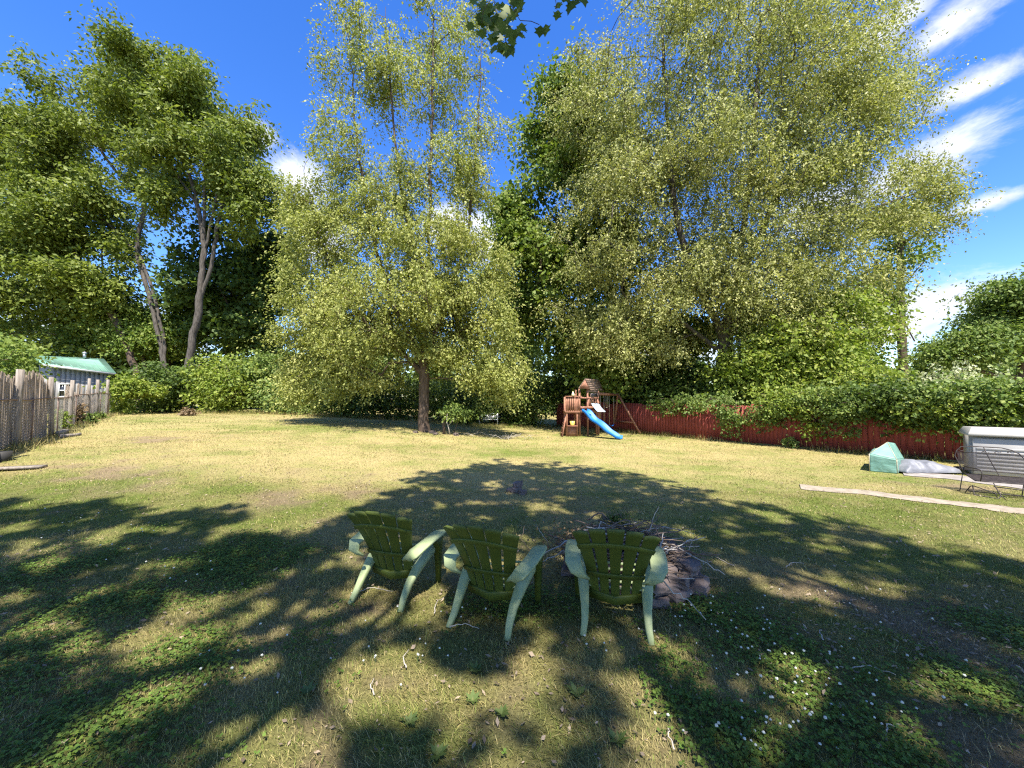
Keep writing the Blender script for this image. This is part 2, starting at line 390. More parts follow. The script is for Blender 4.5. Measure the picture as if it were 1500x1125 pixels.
def scatter(y0, y1, dens, slope=1.42):
    area = slope * (y1 * y1 - y0 * y0); n = int(area * dens)
    y = np.sqrt(rng.random(n) * (y1 * y1 - y0 * y0) + y0 * y0); x = (rng.random(n) * 2 - 1) * y * slope
    return x, y
def blade_set(x, y, hmin, hmax, wid, lean):
    n = len(x); z = gz(x, y); cl, dt = masks(x, y)
    keep = (rng.random(n) > dt * 0.6) & (path_dist(x, y, PATH_PTS) > 0.25) & (path_dist(x, y, PATIO_PTS) > 0.5)
    x, y, z, cl, dt = x[keep], y[keep], z[keep], cl[keep], dt[keep]; n = len(x)
    tall = fbm(x * 2.3, y * 2.3, 77, 3)
    h = (hmin + (hmax - hmin) * rng.random(n)) * (0.45 + 1.1 * tall) * (1 - 0.35 * cl)
    a = rng.random(n) * 2 * math.pi; ln = np.clip(rng.normal(lean, 0.3, n), 0.1, 1.45)
    flow = fbm(x * 0.8, y * 0.8, 55, 2) * 7; a = np.where(rng.random(n) < 0.5, flow + rng.normal(0, 0.6, n), a)
    d = np.stack([np.cos(a) * np.sin(ln), np.sin(a) * np.sin(ln), np.cos(ln)], 1)
    s = np.stack([-np.sin(a), np.cos(a), np.zeros(n)], 1) * (wid * (0.6 + 0.8 * rng.random(n)))[:, None]
    b = np.stack([x, y, z - 0.004], 1)
    mid = b + d * (h * 0.6)[:, None]; d2 = d * np.array([1.25, 1.25, 0.55]); tip = mid + d2 * (h * 0.55)[:, None]
    c = lawn_color(x, y); pick = rng.random(n)[:, None]
    c = np.where(pick < 0.16, STRAW * 1.1, np.where(pick > 0.86, GREEN * (0.75 + 0.3 * (1 - cl[:, None])), c)) * (0.4 + 1.15 * rng.random((n, 1)))
    return b, s, mid, tip, c
def grass(name, sets, two):
    V = []; Ft = []; Fq = []; Cc = []; k = 0
    for b, s, mid, tip, c in sets:
        n = len(b); i = np.arange(n)
        if two:
            v = np.stack([b - s, b + s, mid + s * 0.8, mid - s * 0.8, tip], 1).reshape(-1, 3)
            Fq.append(np.stack([i * 5, i * 5 + 1, i * 5 + 2, i * 5 + 3], 1) + k); Ft.append(np.stack([i * 5 + 3, i * 5 + 2, i * 5 + 4], 1) + k); m = 5
        else:
            v = np.stack([b - s, b + s, tip], 1).reshape(-1, 3); Ft.append(np.stack([i * 3, i * 3 + 1, i * 3 + 2], 1) + k); m = 3
        V.append(v); Cc.append(np.repeat(c, m, 0)); k += len(v)
    g = [np.concatenate(Ft)] + ([np.concatenate(Fq)] if two else [])
    return stuff(put(name, mesh_np(name, np.concatenate(V), g, [M_grass], False, np.concatenate(Cc))))
M_grass = tintmat('grass_blade', 0.35, 0, 0.6)
def edge_sets():
    out = []
    for a, b, w, n in (((3.4, 27.2), (17.4, 5.8), .22, 5200), ((-25.6, 25.0), (-12.0, 9.0), .25, 4200), ((-22, 26), (-14, 25.2), .5, 3000), ((-14, 25.2), (-4, 24.8), .5, 3600), ((-4, 24.8), (3, 26), .5, 2600)):
        t = rng.random(n); a = np.array(a); b = np.array(b); d = (b - a) / np.linalg.norm(b - a); o = rng.normal(0, w, n) + .9 * w * 0
        k = fbm(t * 26, t * 0, int(n), 3) > .42; t, o = t[k], o[k]
        x = a[0] + (b[0] - a[0]) * t - d[1] * o; y = a[1] + (b[1] - a[1]) * t + d[0] * o
        out.append(blade_set(x, y, .12, .34, .008, .35))
    return out
o = grass('mown_grass', [blade_set(*scatter(1.5, 4.2, 6500), 0.02, 0.058, 0.0017, 0.8), blade_set(*scatter(4.2, 8, 1700), 0.03, 0.06, 0.0026, 0.85)], True)
o['label'] = 'short patchy mown lawn grass around the chairs'
o = grass('sunlit_grass', [blade_set(*scatter(8, 15, 520), 0.035, 0.065, 0.0055, 0.85), blade_set(*scatter(15, 34, 110), 0.05, 0.085, 0.011, 0.8), *edge_sets()], False)
o['label'] = 'dry yellow lawn grass out to the hedge'

def clover():
    x, y = scatter(1.5, 8.5, 2600); cl, dt = masks(x, y); k = rng.random(len(x)) < cl * 0.9; x, y = x[k], y[k]; n = len(x)
    h = 0.02 + 0.035 * rng.random(n); c0 = np.stack([x, y, gz(x, y) + h], 1); a0 = rng.random(n) * 6.3; V = []; F = []; Cc = []; off = 0
    tn = rng.normal(0, 0.3, (n, 2)); base = np.array([0.09, 0.15, 0.028]) * (0.6 + 0.9 * rng.random((n, 1))) + np.array([0.05, 0.035, 0.0]) * (rng.random((n, 1)) ** 3)
    for j in range(3):
        a = a0 + j * 2.094; r = 0.008 + 0.006 * rng.random(n)
        d = np.stack([np.cos(a), np.sin(a), tn[:, 0]], 1); s = np.stack([-np.sin(a), np.cos(a), tn[:, 1]], 1)
        ring = [c0, c0 + (d * 0.7 + s * 0.62) * r[:, None], c0 + (d * 1.5 + s * 0.5) * r[:, None], c0 + (d * 1.5 - s * 0.5) * r[:, None], c0 + (d * 0.7 - s * 0.62) * r[:, None]]
        v = np.stack(ring, 1).reshape(-1, 3); i = np.arange(n) * 5 + off; F.append(np.stack([i, i + 1, i + 2, i + 3, i + 4], 1)); V.append(v); off += len(v); Cc.append(np.repeat(base, 5, 0))
    o = stuff(put('clover_leaves', mesh_np('clover_leaves', np.concatenate(V), [np.concatenate(F)], [tintmat('clover_leaf', 0.3, 0, 0.5)], False, np.concatenate(Cc))))
    o['label'] = 'dark green clover leaves spreading through the shaded grass'
clover()

def litter():
    x, y = scatter(1.5, 9, 60); n = len(x); a = rng.random(n) * 6.3; l = 0.02 + 0.035 * rng.random(n)
    x2, y2 = [], []
    for px, py, r, m in ((1330, 920, .8, 260), (1400, 940, .7, 200), (1300, 960, .5, 120), (790, 1060, .5, 60)):
        c = G(px, py); x2.append(rng.normal(c[0], r, m)); y2.append(rng.normal(c[1], r * 0.6, m))
    x = np.concatenate([x] + x2); y = np.concatenate([y] + y2); n = len(x); a = rng.random(n) * 6.3; l = 0.008 + 0.02 * rng.random(n) ** 2
    b = np.stack([x, y, gz(x, y) + 0.012 + 0.02 * rng.random(n)], 1)
    d = np.stack([np.cos(a), np.sin(a), rng.normal(0, .25, n)], 1); s = np.stack([-np.sin(a), np.cos(a), rng.normal(0, .4, n)], 1)
    V = np.stack([b - d * l[:, None], b + s * (l * .45)[:, None], b + d * l[:, None], b - s * (l * .45)[:, None]], 1).reshape(-1, 3)
    c = np.array([[0.34, 0.26, 0.18]]) * (0.35 + 0.9 * rng.random((n, 1))); i = np.arange(n) * 4
    o = stuff(put('leaf_litter', mesh_np('leaf_litter', V, [np.stack([i, i + 1, i + 2, i + 3], 1)], [tintmat('dead_leaf', 0.15, 0, 0.7)], False, np.repeat(c, 4, 0))))
    o['label'] = 'pale dead leaves and chips scattered over the lawn'
litter()

# ------------------------------------------------------------------ trees
def unit(v): return v / (np.linalg.norm(v, axis=-1, keepdims=True) + 1e-9)
def leaves(c, d, n, L, Wd):
    """diamond leaves: base c, axis d, facing n"""
    d = unit(d); n = n - d * np.sum(n * d, 1, keepdims=True); n = unit(n); s = np.cross(d, n)
    L = L[:, None]; Wd = Wd[:, None]
    V = np.stack([c, c + d * L * 0.45 + s * Wd / 2 + n * Wd * 0.12, c + d * L, c + d * L * 0.45 - s * Wd / 2 + n * Wd * 0.12], 1)
    return V
HELIO = np.array(SUN_V) * np.array([1, 1.2, .9])     # leaves turn their faces to the light
def crown_leaves(T, R, per, L, asp, style, up=0.8):
    m = len(T); n = m * per
    if style == 'weep':
        # arching sprays: each twig runs outward, then hangs
        k = 11; ns = max(2, per // k); q = m * ns
        out = T - np.array([*T[:, :2].mean(0), 0]); out[:, 2] = 0; out = np.repeat(unit(out), ns, 0)
        RR = np.repeat(R, ns); st = np.repeat(T, ns, 0) + rng.normal(0, 1, (q, 3)) * RR[:, None] * np.array([.5, .5, .42])
        ln = RR * (0.35 + 1.5 * rng.random(q) ** 1.6); hd = out * rng.uniform(-.1, .9, (q, 1)) + rng.normal(0, .45, (q, 3)) * np.array([1, 1, .3])
        t = (np.arange(k)[None, :] + rng.random((q, k))) / k
        c = st[:, None, :] + hd[:, None, :] * (ln[:, None] * t)[..., None]; c[..., 2] -= ln[:, None] * (t ** 1.7) * rng.uniform(.5, 1.15, (q, 1))
        c = c.reshape(-1, 3) + rng.normal(0, 0.045, (q * k, 3)); N = len(c)
        d = np.repeat(hd, k, 0) * .5 + rng.normal(0, 0.6, (N, 3)) + np.array([0, 0, -0.7]); nn = rng.normal(0, .9, (N, 3)) + HELIO * up * 1.3
    elif style == 'up':
        ns = max(2, per // 12); k = 12
        st = np.repeat(T, ns, 0) + rng.normal(0, 1, (m * ns, 3)) * np.repeat(R, ns)[:, None] * np.array([.6, .6, .5])
        ln = np.repeat(R, ns) * (1.2 + 1.2 * rng.random(m * ns)); dr = rng.normal(0, 0.22, (m * ns, 2))
        t = (np.arange(k)[None, :] + rng.random((m * ns, k))) / k
        c = st[:, None, :] + np.stack([dr[:, :1] * ln[:, None] * t, dr[:, 1:] * ln[:, None] * t, ln[:, None] * t - ln[:, None] * .5], -1)
        c = c.reshape(-1, 3) + rng.normal(0, 0.07, (m * ns * k, 3)); N = len(c)
        d = rng.normal(0, 0.8, (N, 3)) + np.array([0, 0, -0.3]); nn = rng.normal(0, 1, (N, 3)) + HELIO * up * 1.2
    else:
        # flat sprays: leaves in layered fans
        ns = max(2, per // 14); k = 14
        st = np.repeat(T, ns, 0) + rng.normal(0, 1, (m * ns, 3)) * np.repeat(R, ns)[:, None] * np.array([.75, .75, .6])
        sr = np.repeat(R, ns) * (0.25 + 0.3 * rng.random(m * ns)); q = rng.normal(0, 1, (m * ns, k, 3)) * sr[:, None, None] * np.array([1, 1, .32])
        q[..., 2] -= 0.35 * np.hypot(q[..., 0], q[..., 1])
        c = (st[:, None, :] + q).reshape(-1, 3); N = len(c)
        d = unit(q.reshape(-1, 3)) * 0.8 + rng.normal(0, 0.5, (N, 3)) + np.array([0, 0, -0.3]); nn = rng.normal(0, .75, (N, 3)) + HELIO * up
    l = L * (0.5 + 1.0 * rng.random(N) ** 1.3)
    return leaves(c, d, nn, l, l * asp * (0.8 + 0.4 * rng.random(N)))
def crown_mesh(name, Vs, mat, base):
    V = np.concatenate([v.reshape(-1, 3) for v in Vs]) - np.asarray(base); i = np.arange(len(V) // 4) * 4
    return mesh_np(name, V, [np.stack([i, i + 1, i + 2, i + 3], 1)], [mat])
def skeleton(trunks, T, r0, base, name, mat, rmin=0.012, curl=0.12):
    """trunks: list of polylines (first one is the trunk); T: twig targets. Grows limbs to every target."""
    pos = []; par = []; kids = []; isT = []
    def addn(p, q, t):
        pos.append(np.array(p, float)); par.append(q); isT.append(t); return len(pos) - 1
    for tr in trunks:
        tr = np.array(tr, float); seg = np.linalg.norm(np.diff(tr, axis=0), axis=1); s = np.concatenate([[0], np.cumsum(seg)])
        nn = max(3, int(s[-1] / 0.55)); q = np.stack([np.interp(np.linspace(0, s[-1], nn), s, tr[:, k]) for k in range(3)], 1)
        for _ in range(3): q[1:-1] = 0.25 * q[:-2] + 0.5 * q[1:-1] + 0.25 * q[2:]
        q[1:-1] += rng.normal(0, 0.035, (nn - 2, 3))
        if not pos: last = addn(q[0], -1, True)
        else:
            A = np.array(pos); last = int(np.argmin(np.linalg.norm(A - q[0], axis=1)))
        for p in q[1:]: last = addn(p, last, True)
    A = np.zeros((60000, 3)); A[:len(pos)] = pos
    A0 = np.array(pos); dist = np.min(np.linalg.norm(T[:, None, :] - A0[None], axis=2), axis=1)
    plen = np.zeros(60000)
    for i in range(len(pos)): plen[i] = 0 if par[i] < 0 else plen[par[i]] + np.linalg.norm(pos[i] - pos[par[i]])
    zb = pos[0][2]
    for ti in np.argsort(dist):
        t = T[ti]; n = len(pos); v = t - A[:n]; d = np.linalg.norm(v, axis=1) + 1e-6
        cost = d * (1 + 0.9 * np.clip(-v[:, 2] / d + 0.15, 0, 2)) + 0.12 * plen[:n] + np.where(A[:n, 2] < zb + 1.2, 6, 0)
        j = int(np.argmin(cost)); p0 = A[j].copy(); L = d[j]; st = max(1, int(L / 0.6))
        pd = unit(p0 - A[par[j]]) if par[j] >= 0 else np.array([0, 0, 1.]); c1 = p0 + (pd * 0.35 + np.array([0, 0, 0.25])) * L * 0.5
        last = j
        for k in range(1, st + 1):
            u = k / st; p = (1 - u) ** 2 * p0 + 2 * u * (1 - u) * c1 + u * u * t
            if k < st: p = p + rng.normal(0, curl * 0.35, 3)
            last = addn(p, last, False); A[last] = p; plen[last] = plen[par[last]] + L / st
    n = len(pos); rr = np.zeros(n); cnt = [[] for _ in range(n)]
    for i in range(n):
        if par[i] >= 0: cnt[par[i]].append(i)
    for i in range(n - 1, -1, -1):
        rr[i] = (rr[i] if cnt[i] else 1.0)
        if par[i] >= 0: rr[par[i]] += rr[i]
    rad = np.sqrt(rr); rad = rad / rad[0] * r0; rad = np.maximum(rad, rmin)
    mb = MB(); done = set()
    P_ = np.array(pos) - np.asarray(base)
    def chain(i0, i1):
        ch = [i0, i1]; i = i1
        while cnt[i]:
            i = max(cnt[i], key=lambda k: (rr[k])); ch.append(i)
        return ch
    stack = [(0, k) for k in cnt[0]]; P_[0][2] -= 0.1
    while stack:
        a, b = stack.pop()
        ch = chain(a, b); rs = rad[ch].copy()
        if a != 0: rs[0] = min(rad[a], rs[1] * 1.5)
        else: rs[0] = min(r0 * 1.25, rs[1] * 1.4)
        mb.tube(P_[ch], rs, 8 if rs[1] > 0.08 else (5 if rs[1] > 0.025 else 3), cap=False)
        for q in range(1, len(ch)):
            nx = ch[q + 1] if q + 1 < len(ch) else None
            for k in cnt[ch[q]]:
                if k != nx: stack.append((ch[q], k))
    by = {}
    for q in mb.F: by.setdefault(len(q), []).append(q)
    return mesh_np(name, np.concatenate(mb.V), [np.array(g) for g in by.values()], [mat], True)
def blob_targets(blist, D, shell=0.55, lump=0):
    """blist: (px, py, rx, ry, n[, depth offset, flat]) in the photograph's measure at distance D"""
    T = []; K = []
    for b in blist:
        px, py, rx, ry, n = b[:5]; dd = b[5] if len(b) > 5 else 0.0
        c = P(px, py, D + dd); s = (D + dd) / FPX; R = np.array([rx * s, min(rx, ry * 1.3) * s, ry * s])
        if lump:
            m = max(2, n // lump); u = unit(rng.normal(0, 1, (m, 3))); r = np.where(rng.random(m) < .7, .6 + .5 * rng.random(m), rng.random(m) ** .5)
            sc = (u * r[:, None])[rng.integers(0, m, n)]; T.append(c + (sc + rng.normal(0, .17, (n, 3)) * np.array([1, 1, .75])) * R)
        else:
            u = unit(rng.normal(0, 1, (n, 3))); r = rng.random(n) ** (1 / 3); r = np.where(rng.random(n) < shell, 0.72 + 0.3 * rng.random(n), r)
            T.append(c + u * r[:, None] * R); K.append(np.full(n, len(K)))
    return np.concatenate(T), None
def gaps(T, f, drop, seed):
    v = fbm(T[:, 0] * f + T[:, 1] * f * .7, T[:, 2] * f * 1.5 + T[:, 1] * f * .4, seed, 2)
    return T[v > np.quantile(v, drop)]
def tree(name, label, D, trunks, blist, per, L, asp, style, mat, r0, R=0.7, bark=None, cat='tree', up=0.8, group=None, extra=None, rmin=0.012, shell=0.55, clear=None):
    tr = [[P(px, py, D + (o[0] if o else 0)) for px, py, *o in t] for t in trunks]
    b0 = tr[0][0]; b0[2] = float(gz(b0[0], b0[1])); base = b0.copy()
    dense = 2.1 if style == 'weep' else 1.9; per = int(per * (2.6 if style == 'weep' else 1.8)); L = L * (0.98 if style == 'weep' else 1.22)
    T, K = blob_targets([(b[0], b[1], b[2], b[3], int(b[4] * dense + .5), *b[5:]) for b in blist], D, shell, (6 if style == 'fan' else 4) if D > 20 or style == 'weep' else 0)
    T = T[T[:, 2] > base[2] + 0.5]
    if style == 'weep': T = gaps(T, .6, .14, 77); R *= .92
    if style == 'fan' and len(T) > 60: T = gaps(T, .55, .3, int(D * 7)); per = int(per * 1.25); R *= .88
    if clear: T = T[(np.hypot(T[:, 0] - base[0], T[:, 1] - base[1]) > clear[0]) | (T[:, 2] > base[2] + clear[1])]
    root = thing(name, label, cat, base, 0, group)
    put('trunk', skeleton(tr, T, r0, base, 'trunk', bark or M_bark, rmin), root)
    Vs = [crown_leaves(T, np.full(len(T), R), per, L, asp, style, up)]
    if extra:
        for bl, p2, L2, st2 in extra:
            T2, _ = blob_targets(bl, D); Vs.append(crown_leaves(T2, np.full(len(T2), R), p2, L2, asp, st2, up))
            put('limb', skeleton(tr[:1], T2, r0 * 0.5, base, 'limb', bark or M_bark, 0.01), root)
    put('crown', crown_mesh('crown', Vs, mat, base), root)
    return root

# weeping pale birch-like tree in the middle of the lawn
tree('birch_tree', 'tall yellow-green birch standing alone on the lawn, dense drooping skirt below and airy top', 19.0,
     [[(622, 632), (621, 580), (621, 520), (626, 420), (629, 330), (632, 200), (634, 60), (634, -20)],
      [(621, 540), (575, 440), (540, 330), (522, 200), (512, 60)], [(622, 530), (660, 430), (690, 320), (700, 180), (705, 60)],
      [(621, 545), (520, 460), (470, 360), (445, 250)], [(626, 420), (590, 300), (572, 140), (565, 10)], [(621, 520), (560, 470), (480, 455)], [(621, 525), (690, 470), (760, 450)]],
     [(585, 455, 125, 78, 120), (675, 480, 75, 75, 58), (490, 480, 70, 70, 52), (570, 380, 100, 65, 64), (650, 380, 75, 70, 46), (470, 425, 50, 60, 28),
      (480, 545, 75, 32, 34), (720, 535, 55, 35, 26), (440, 500, 32, 50, 14), (725, 480, 36, 60, 18), (600, 575, 30, 12, 5), (590, 320, 70, 60, 44), (560, 520, 90, 40, 30), (680, 530, 70, 35, 20),
      (620, 130, 75, 150, 60), (520, 190, 50, 150, 46), (690, 220, 45, 140, 38), (560, 60, 60, 70, 20), (460, 290, 38, 90, 24), (640, 10, 70, 60, 16), (590, 260, 80, 60, 24), (430, 350, 35, 60, 12), (480, 345, 55, 50, 26), (700, 385, 60, 50, 26), (735, 540, 30, 40, 12), (425, 560, 30, 30, 10)],
     74, 0.115, 0.6, 'weep', M_birch, 0.26, 0.66, M_bark2, shell=0.4, clear=(1.7, 3.7))

tree('silver_maple_tree', 'huge pale olive tree with drooping twigs rising behind the red fence, biggest crown of all', 20.5,
     [[(1058, 606), (1060, 540), (1064, 480), (1082, 400), (1098, 270), (1110, 120), (1112, 0)],
      [(1064, 480), (1150, 380), (1260, 310), (1370, 275)], [(1064, 500), (1010, 400), (985, 280), (975, 130), (970, 20)],
      [(1075, 430), (1150, 260), (1200, 120), (1220, 20)], [(1060, 520), (1000, 470), (920, 420)], [(1068, 470), (1180, 450), (1260, 420)]],
     [(x[0], x[1], x[2], x[3], int(x[4] * 1.35)) + tuple(x[5:]) for x in
     [(1080, 90, 140, 130, 115), (960, 150, 115, 120, 75), (1200, 120, 105, 115, 88), (1000, 320, 130, 110, 85), (1140, 300, 120, 100, 75), (1270, 275, 95, 55, 42),
      (1355, 265, 42, 42, 14), (1010, 455, 105, 70, 44), (1130, 430, 100, 65, 50), (1240, 390, 75, 60, 34), (890, 300, 85, 130, 60), (1080, -30, 170, 70, 60),
      (1265, 170, 62, 80, 36), (1225, 480, 60, 50, 18), (880, 440, 55, 70, 20), (870, 110, 40, 60, 8), (1330, 320, 50, 30, 10), (1060, 420, 125, 70, 70), (950, 480, 70, 45, 22), (1150, 475, 85, 45, 34), (1020, 230, 90, 90, 34), (1170, 210, 90, 90, 34)]],
     80, 0.125, 0.55, 'weep', M_willow, 0.38, 0.85, M_bark, shell=0.4)

tree('maple_tree', 'leafy mid-green maple between the birch and the huge pale tree, behind the swing set', 25.0,
     [[(928, 600), (925, 520), (915, 430), (895, 300), (870, 200), (845, 140)], [(918, 460), (850, 380), (800, 300)], [(924, 500), (860, 470), (800, 440)]],
     [(835, 170, 48, 60, 30), (790, 260, 60, 75, 40), (860, 290, 80, 90, 55), (795, 370, 60, 80, 45), (870, 420, 90, 90, 60), (810, 480, 60, 60, 34),
      (930, 520, 90, 55, 40), (760, 330, 30, 60, 14), (860, 540, 70, 35, 28), (985, 540, 70, 40, 24), (905, 200, 40, 60, 16)],
     80, 0.20, 0.75, 'fan', M_maple, 0.4, 0.95, M_bark2)

tree('locust_tree', 'tall double-trunked tree behind the green-roofed shed, layered olive foliage', 33.0,
     [[(241, 590), (240, 535), (228, 470), (212, 410), (199, 368), (214, 300), (206, 230), (196, 140), (190, 90)],
      [(243, 560), (240, 490), (222, 420), (201, 365)], [(214, 300), (160, 240), (110, 150)], [(199, 368), (130, 300), (70, 260)], [(206, 230), (245, 170), (250, 110)]],
     [(185, 115, 55, 42, 34), (110, 130, 48, 45, 22), (215, 165, 50, 45, 26), (130, 215, 70, 45, 34), (75, 275, 75, 50, 40), (60, 200, 55, 55, 26), (160, 290, 45, 34, 20), (110, 345, 65, 40, 28), (235, 255, 38, 36, 16), (150, 180, 50, 40, 20), (180, 345, 30, 30, 10)],
     74, 0.25, 0.5, 'fan', M_locust, 0.21, 0.9, M_bark)
tree('locust_tree', 'tall forked grey-trunked tree left of the birch, crown spreading toward the cloud', 30.0,
     [[(272, 600), (274, 545), (282, 500), (292, 450), (296, 400), (298, 350), (290, 300), (272, 240), (250, 170)],
      [(296, 405), (305, 340), (318, 290), (330, 220), (345, 170)], [(298, 365), (300, 290), (302, 210), (300, 130)], [(293, 440), (310, 390), (318, 330), (337, 250), (372, 240)], [(290, 300), (255, 250), (230, 190)]],
     [(228, 100, 45, 35, 24), (300, 165, 70, 45, 46), (345, 215, 55, 50, 38), (378, 265, 38, 42, 26), (262, 215, 55, 40, 28), (320, 260, 50, 25, 14), (285, 130, 50, 25, 18), (395, 300, 24, 24, 10), (350, 170, 40, 30, 18), (270, 160, 45, 40, 22), (350, 310, 40, 28, 16), (245, 290, 30, 26, 10), (300, 250, 55, 35, 20)],
     74, 0.24, 0.5, 'fan', M_locust, 0.25, 0.85, M_bark)
tree('dark_maple_tree', 'dark green maple filling the gap behind the forked grey trunk', 37.0,
     [[(335, 600), (335, 540), (338, 470), (345, 400)]],
     [(330, 420, 65, 52, 56), (385, 440, 50, 60, 48), (400, 380, 35, 35, 18), (350, 365, 55, 35, 34), (290, 400, 38, 45, 24), (320, 480, 60, 35, 26), (385, 490, 30, 35, 14), (260, 440, 30, 40, 12)],
     62, 0.28, 0.8, 'fan', M_dark, 0.35, 1.1, M_bark2)
tree('spreading_tree', 'dark limbed spreading tree at the left edge behind the reed screen', 33.0,
     [[(205, 600), (200, 545), (175, 480), (140, 420), (95, 350), (50, 280), (10, 200)], [(140, 420), (60, 400), (0, 380)], [(110, 370), (110, 300), (70, 220)], [(170, 470), (150, 400), (150, 330)]],
     [(30, 220, 75, 75, 60), (85, 320, 85, 45, 55), (20, 380, 70, 55, 60), (110, 410, 75, 42, 50), (-20, 300, 60, 90, 50), (50, 455, 80, 42, 50), (165, 395, 40, 45, 24), (140, 470, 50, 30, 20), (5, 160, 40, 30, 12), (-60, 200, 60, 100, 20)],
     74, 0.25, 0.55, 'fan', M_locust, 0.26, 1.0, M_bark2)
tree('young_tree', 'small light green leaning tree just right of the shed roof', 34.5,
     [[(218, 600), (216, 540), (200, 500), (185, 465), (170, 440)], [(200, 500), (160, 475)]],
     [(185, 465, 50, 28, 36), (150, 490, 45, 24, 28), (225, 480, 34, 30, 20), (190, 508, 50, 16, 20), (255, 500, 30, 25, 14)],
     74, 0.2, 0.6, 'fan', M_maple, 0.12, 0.85, M_bark2)
tree('slender_tree', 'slender thin-crowned tree with bare lower twigs against the cloud at right', 25.0,
     [[(1324, 585), (1322, 520), (1319, 450), (1320, 390), (1316, 320)], [(1319, 470), (1300, 490), (1288, 480)], [(1319, 465), (1335, 480), (1340, 500)], [(1320, 420), (1342, 400), (1362, 372)]],
     [(1312, 335, 38, 28, 16), (1335, 378, 34, 20, 12), (1295, 400, 26, 38, 14), (1300, 440, 18, 24, 6), (1345, 355, 26, 16, 6)],
     56, 0.18, 0.6, 'fan', M_maple, 0.24, 0.7, M_bark2, rmin=.022)
tree('broad_tree', 'broad tree at the far right edge with one low crooked limb', 21.0,
     [[(1497, 590), (1496, 530), (1494, 470), (1490, 425)], [(1496, 552), (1470, 550), (1448, 556), (1425, 535), (1405, 526)]],
     [(1490, 440, 48, 30, 34), (1520, 470, 50, 50, 30), (1440, 505, 55, 24, 32), (1490, 510, 50, 30, 26), (1400, 530, 42, 20, 18), (1455, 475, 40, 20, 14), (1540, 420, 40, 30, 12)],
     74, 0.15, 0.55, 'fan', M_shrub, 0.22, 0.75, M_bark2)
tree('understory_tree', 'bright yellow-green understory tree behind the middle of the red fence', 19.0,
     [[(1180, 600), (1178, 560), (1170, 520), (1165, 470)], [(1178, 560), (1220, 520), (1250, 480)], [(1178, 565), (1130, 530)]],
     [(1170, 500, 80, 35, 50), (1235, 470, 60, 40, 36), (1110, 540, 55, 30, 28), (1210, 540, 70, 30, 38), (1255, 535, 36, 22, 14), (1150, 560, 60, 20, 22)],
     74, 0.14, 0.7, 'fan', M_bright, 0.14, 0.7, M_bark2)
tree('tall_background_tree', 'dim tree seen through the gap between the birch and the leafy maple', 36.0,
     [[(745, 600), (745, 500), (748, 420), (752, 350)]],
     [(745, 420, 30, 50, 26), (770, 470, 40, 50, 26), (720, 490, 40, 45, 24), (755, 530, 60, 40, 30), (740, 370, 20, 30, 8)],
     60, 0.26, 0.6, 'fan', M_shrub, 0.3, 1.0, M_bark2)

def shrub(name, label, px, py_base, py_top, rpx, D, mat, n, per, L, style='fan', R=0.5, cat='shrub', sub=3, asp=0.65, group=None):
    b = P(px, py_base, D); b[2] = float(gz(b[0], b[1])); base = b.copy()
    s = D / FPX; h = P(px, py_top, D)[2] - b[2]; rw = rpx * s
    T = []; n = int(n * 1.3); per = int(per * 1.35); L *= 1.2
    for k in range(sub):
        c = base + np.array([rng.uniform(-.55, .55) * rw, rng.uniform(-.3, .3) * rw, h * rng.uniform(.3, .66)])
        m = n // sub; u = unit(rng.normal(0, 1, (m, 3))); r = np.where(rng.random(m) < .6, .75 + .3 * rng.random(m), rng.random(m) ** .33)
        T.append(c + u * r[:, None] * np.array([rw * .62, min(rw * .6, h * .6), h * .42]))
    T = np.concatenate(T); T[:, 2] = np.maximum(T[:, 2], base[2] + 0.15)
    if n > 60: T = gaps(T, .9, .22, int(abs(px)))
    root = thing(name, label, cat, base, 0, group)
    tr = [[base, base + np.array([rw * .1, 0, h * .4]), base + np.array([-rw * .1, 0, h * .75])], [base, base + np.array([rw * .35, .1, h * .35])], [base, base + np.array([-rw * .35, 0, h * .35])]]
    put('stem', skeleton(tr, T, 0.05 + 0.012 * h, base, 'stem', M_bark2, 0.007), root)
    put('foliage', crown_mesh('foliage', [crown_leaves(T, np.full(len(T), R), per, L, asp, style)], mat, base), root)
    return root

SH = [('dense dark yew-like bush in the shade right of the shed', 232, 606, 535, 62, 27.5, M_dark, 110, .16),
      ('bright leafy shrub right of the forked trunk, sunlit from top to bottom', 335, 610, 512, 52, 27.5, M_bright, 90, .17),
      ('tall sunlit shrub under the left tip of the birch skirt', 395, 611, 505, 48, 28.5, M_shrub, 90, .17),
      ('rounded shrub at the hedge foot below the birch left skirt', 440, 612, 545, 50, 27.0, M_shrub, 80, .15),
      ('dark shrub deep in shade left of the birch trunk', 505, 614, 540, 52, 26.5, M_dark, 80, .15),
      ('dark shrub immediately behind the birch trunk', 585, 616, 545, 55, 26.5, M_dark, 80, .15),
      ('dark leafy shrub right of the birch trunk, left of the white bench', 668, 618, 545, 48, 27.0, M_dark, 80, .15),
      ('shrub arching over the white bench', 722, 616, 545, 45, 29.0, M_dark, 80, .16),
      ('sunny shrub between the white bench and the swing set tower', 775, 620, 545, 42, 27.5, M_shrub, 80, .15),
      ('dark bush behind the wooden swing set tower', 838, 616, 530, 48, 28.5, M_dark, 70, .17),  # dark leaves from here on: shade below the crowns put into the colour
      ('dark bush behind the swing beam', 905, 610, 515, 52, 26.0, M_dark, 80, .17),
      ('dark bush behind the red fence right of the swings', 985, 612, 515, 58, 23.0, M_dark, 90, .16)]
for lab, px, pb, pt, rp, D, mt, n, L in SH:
    shrub('hedge_shrub', lab, px, pb, pt, rp, D, mt, n, 80, L, R=0.62, group='shrubs along the back of the lawn')
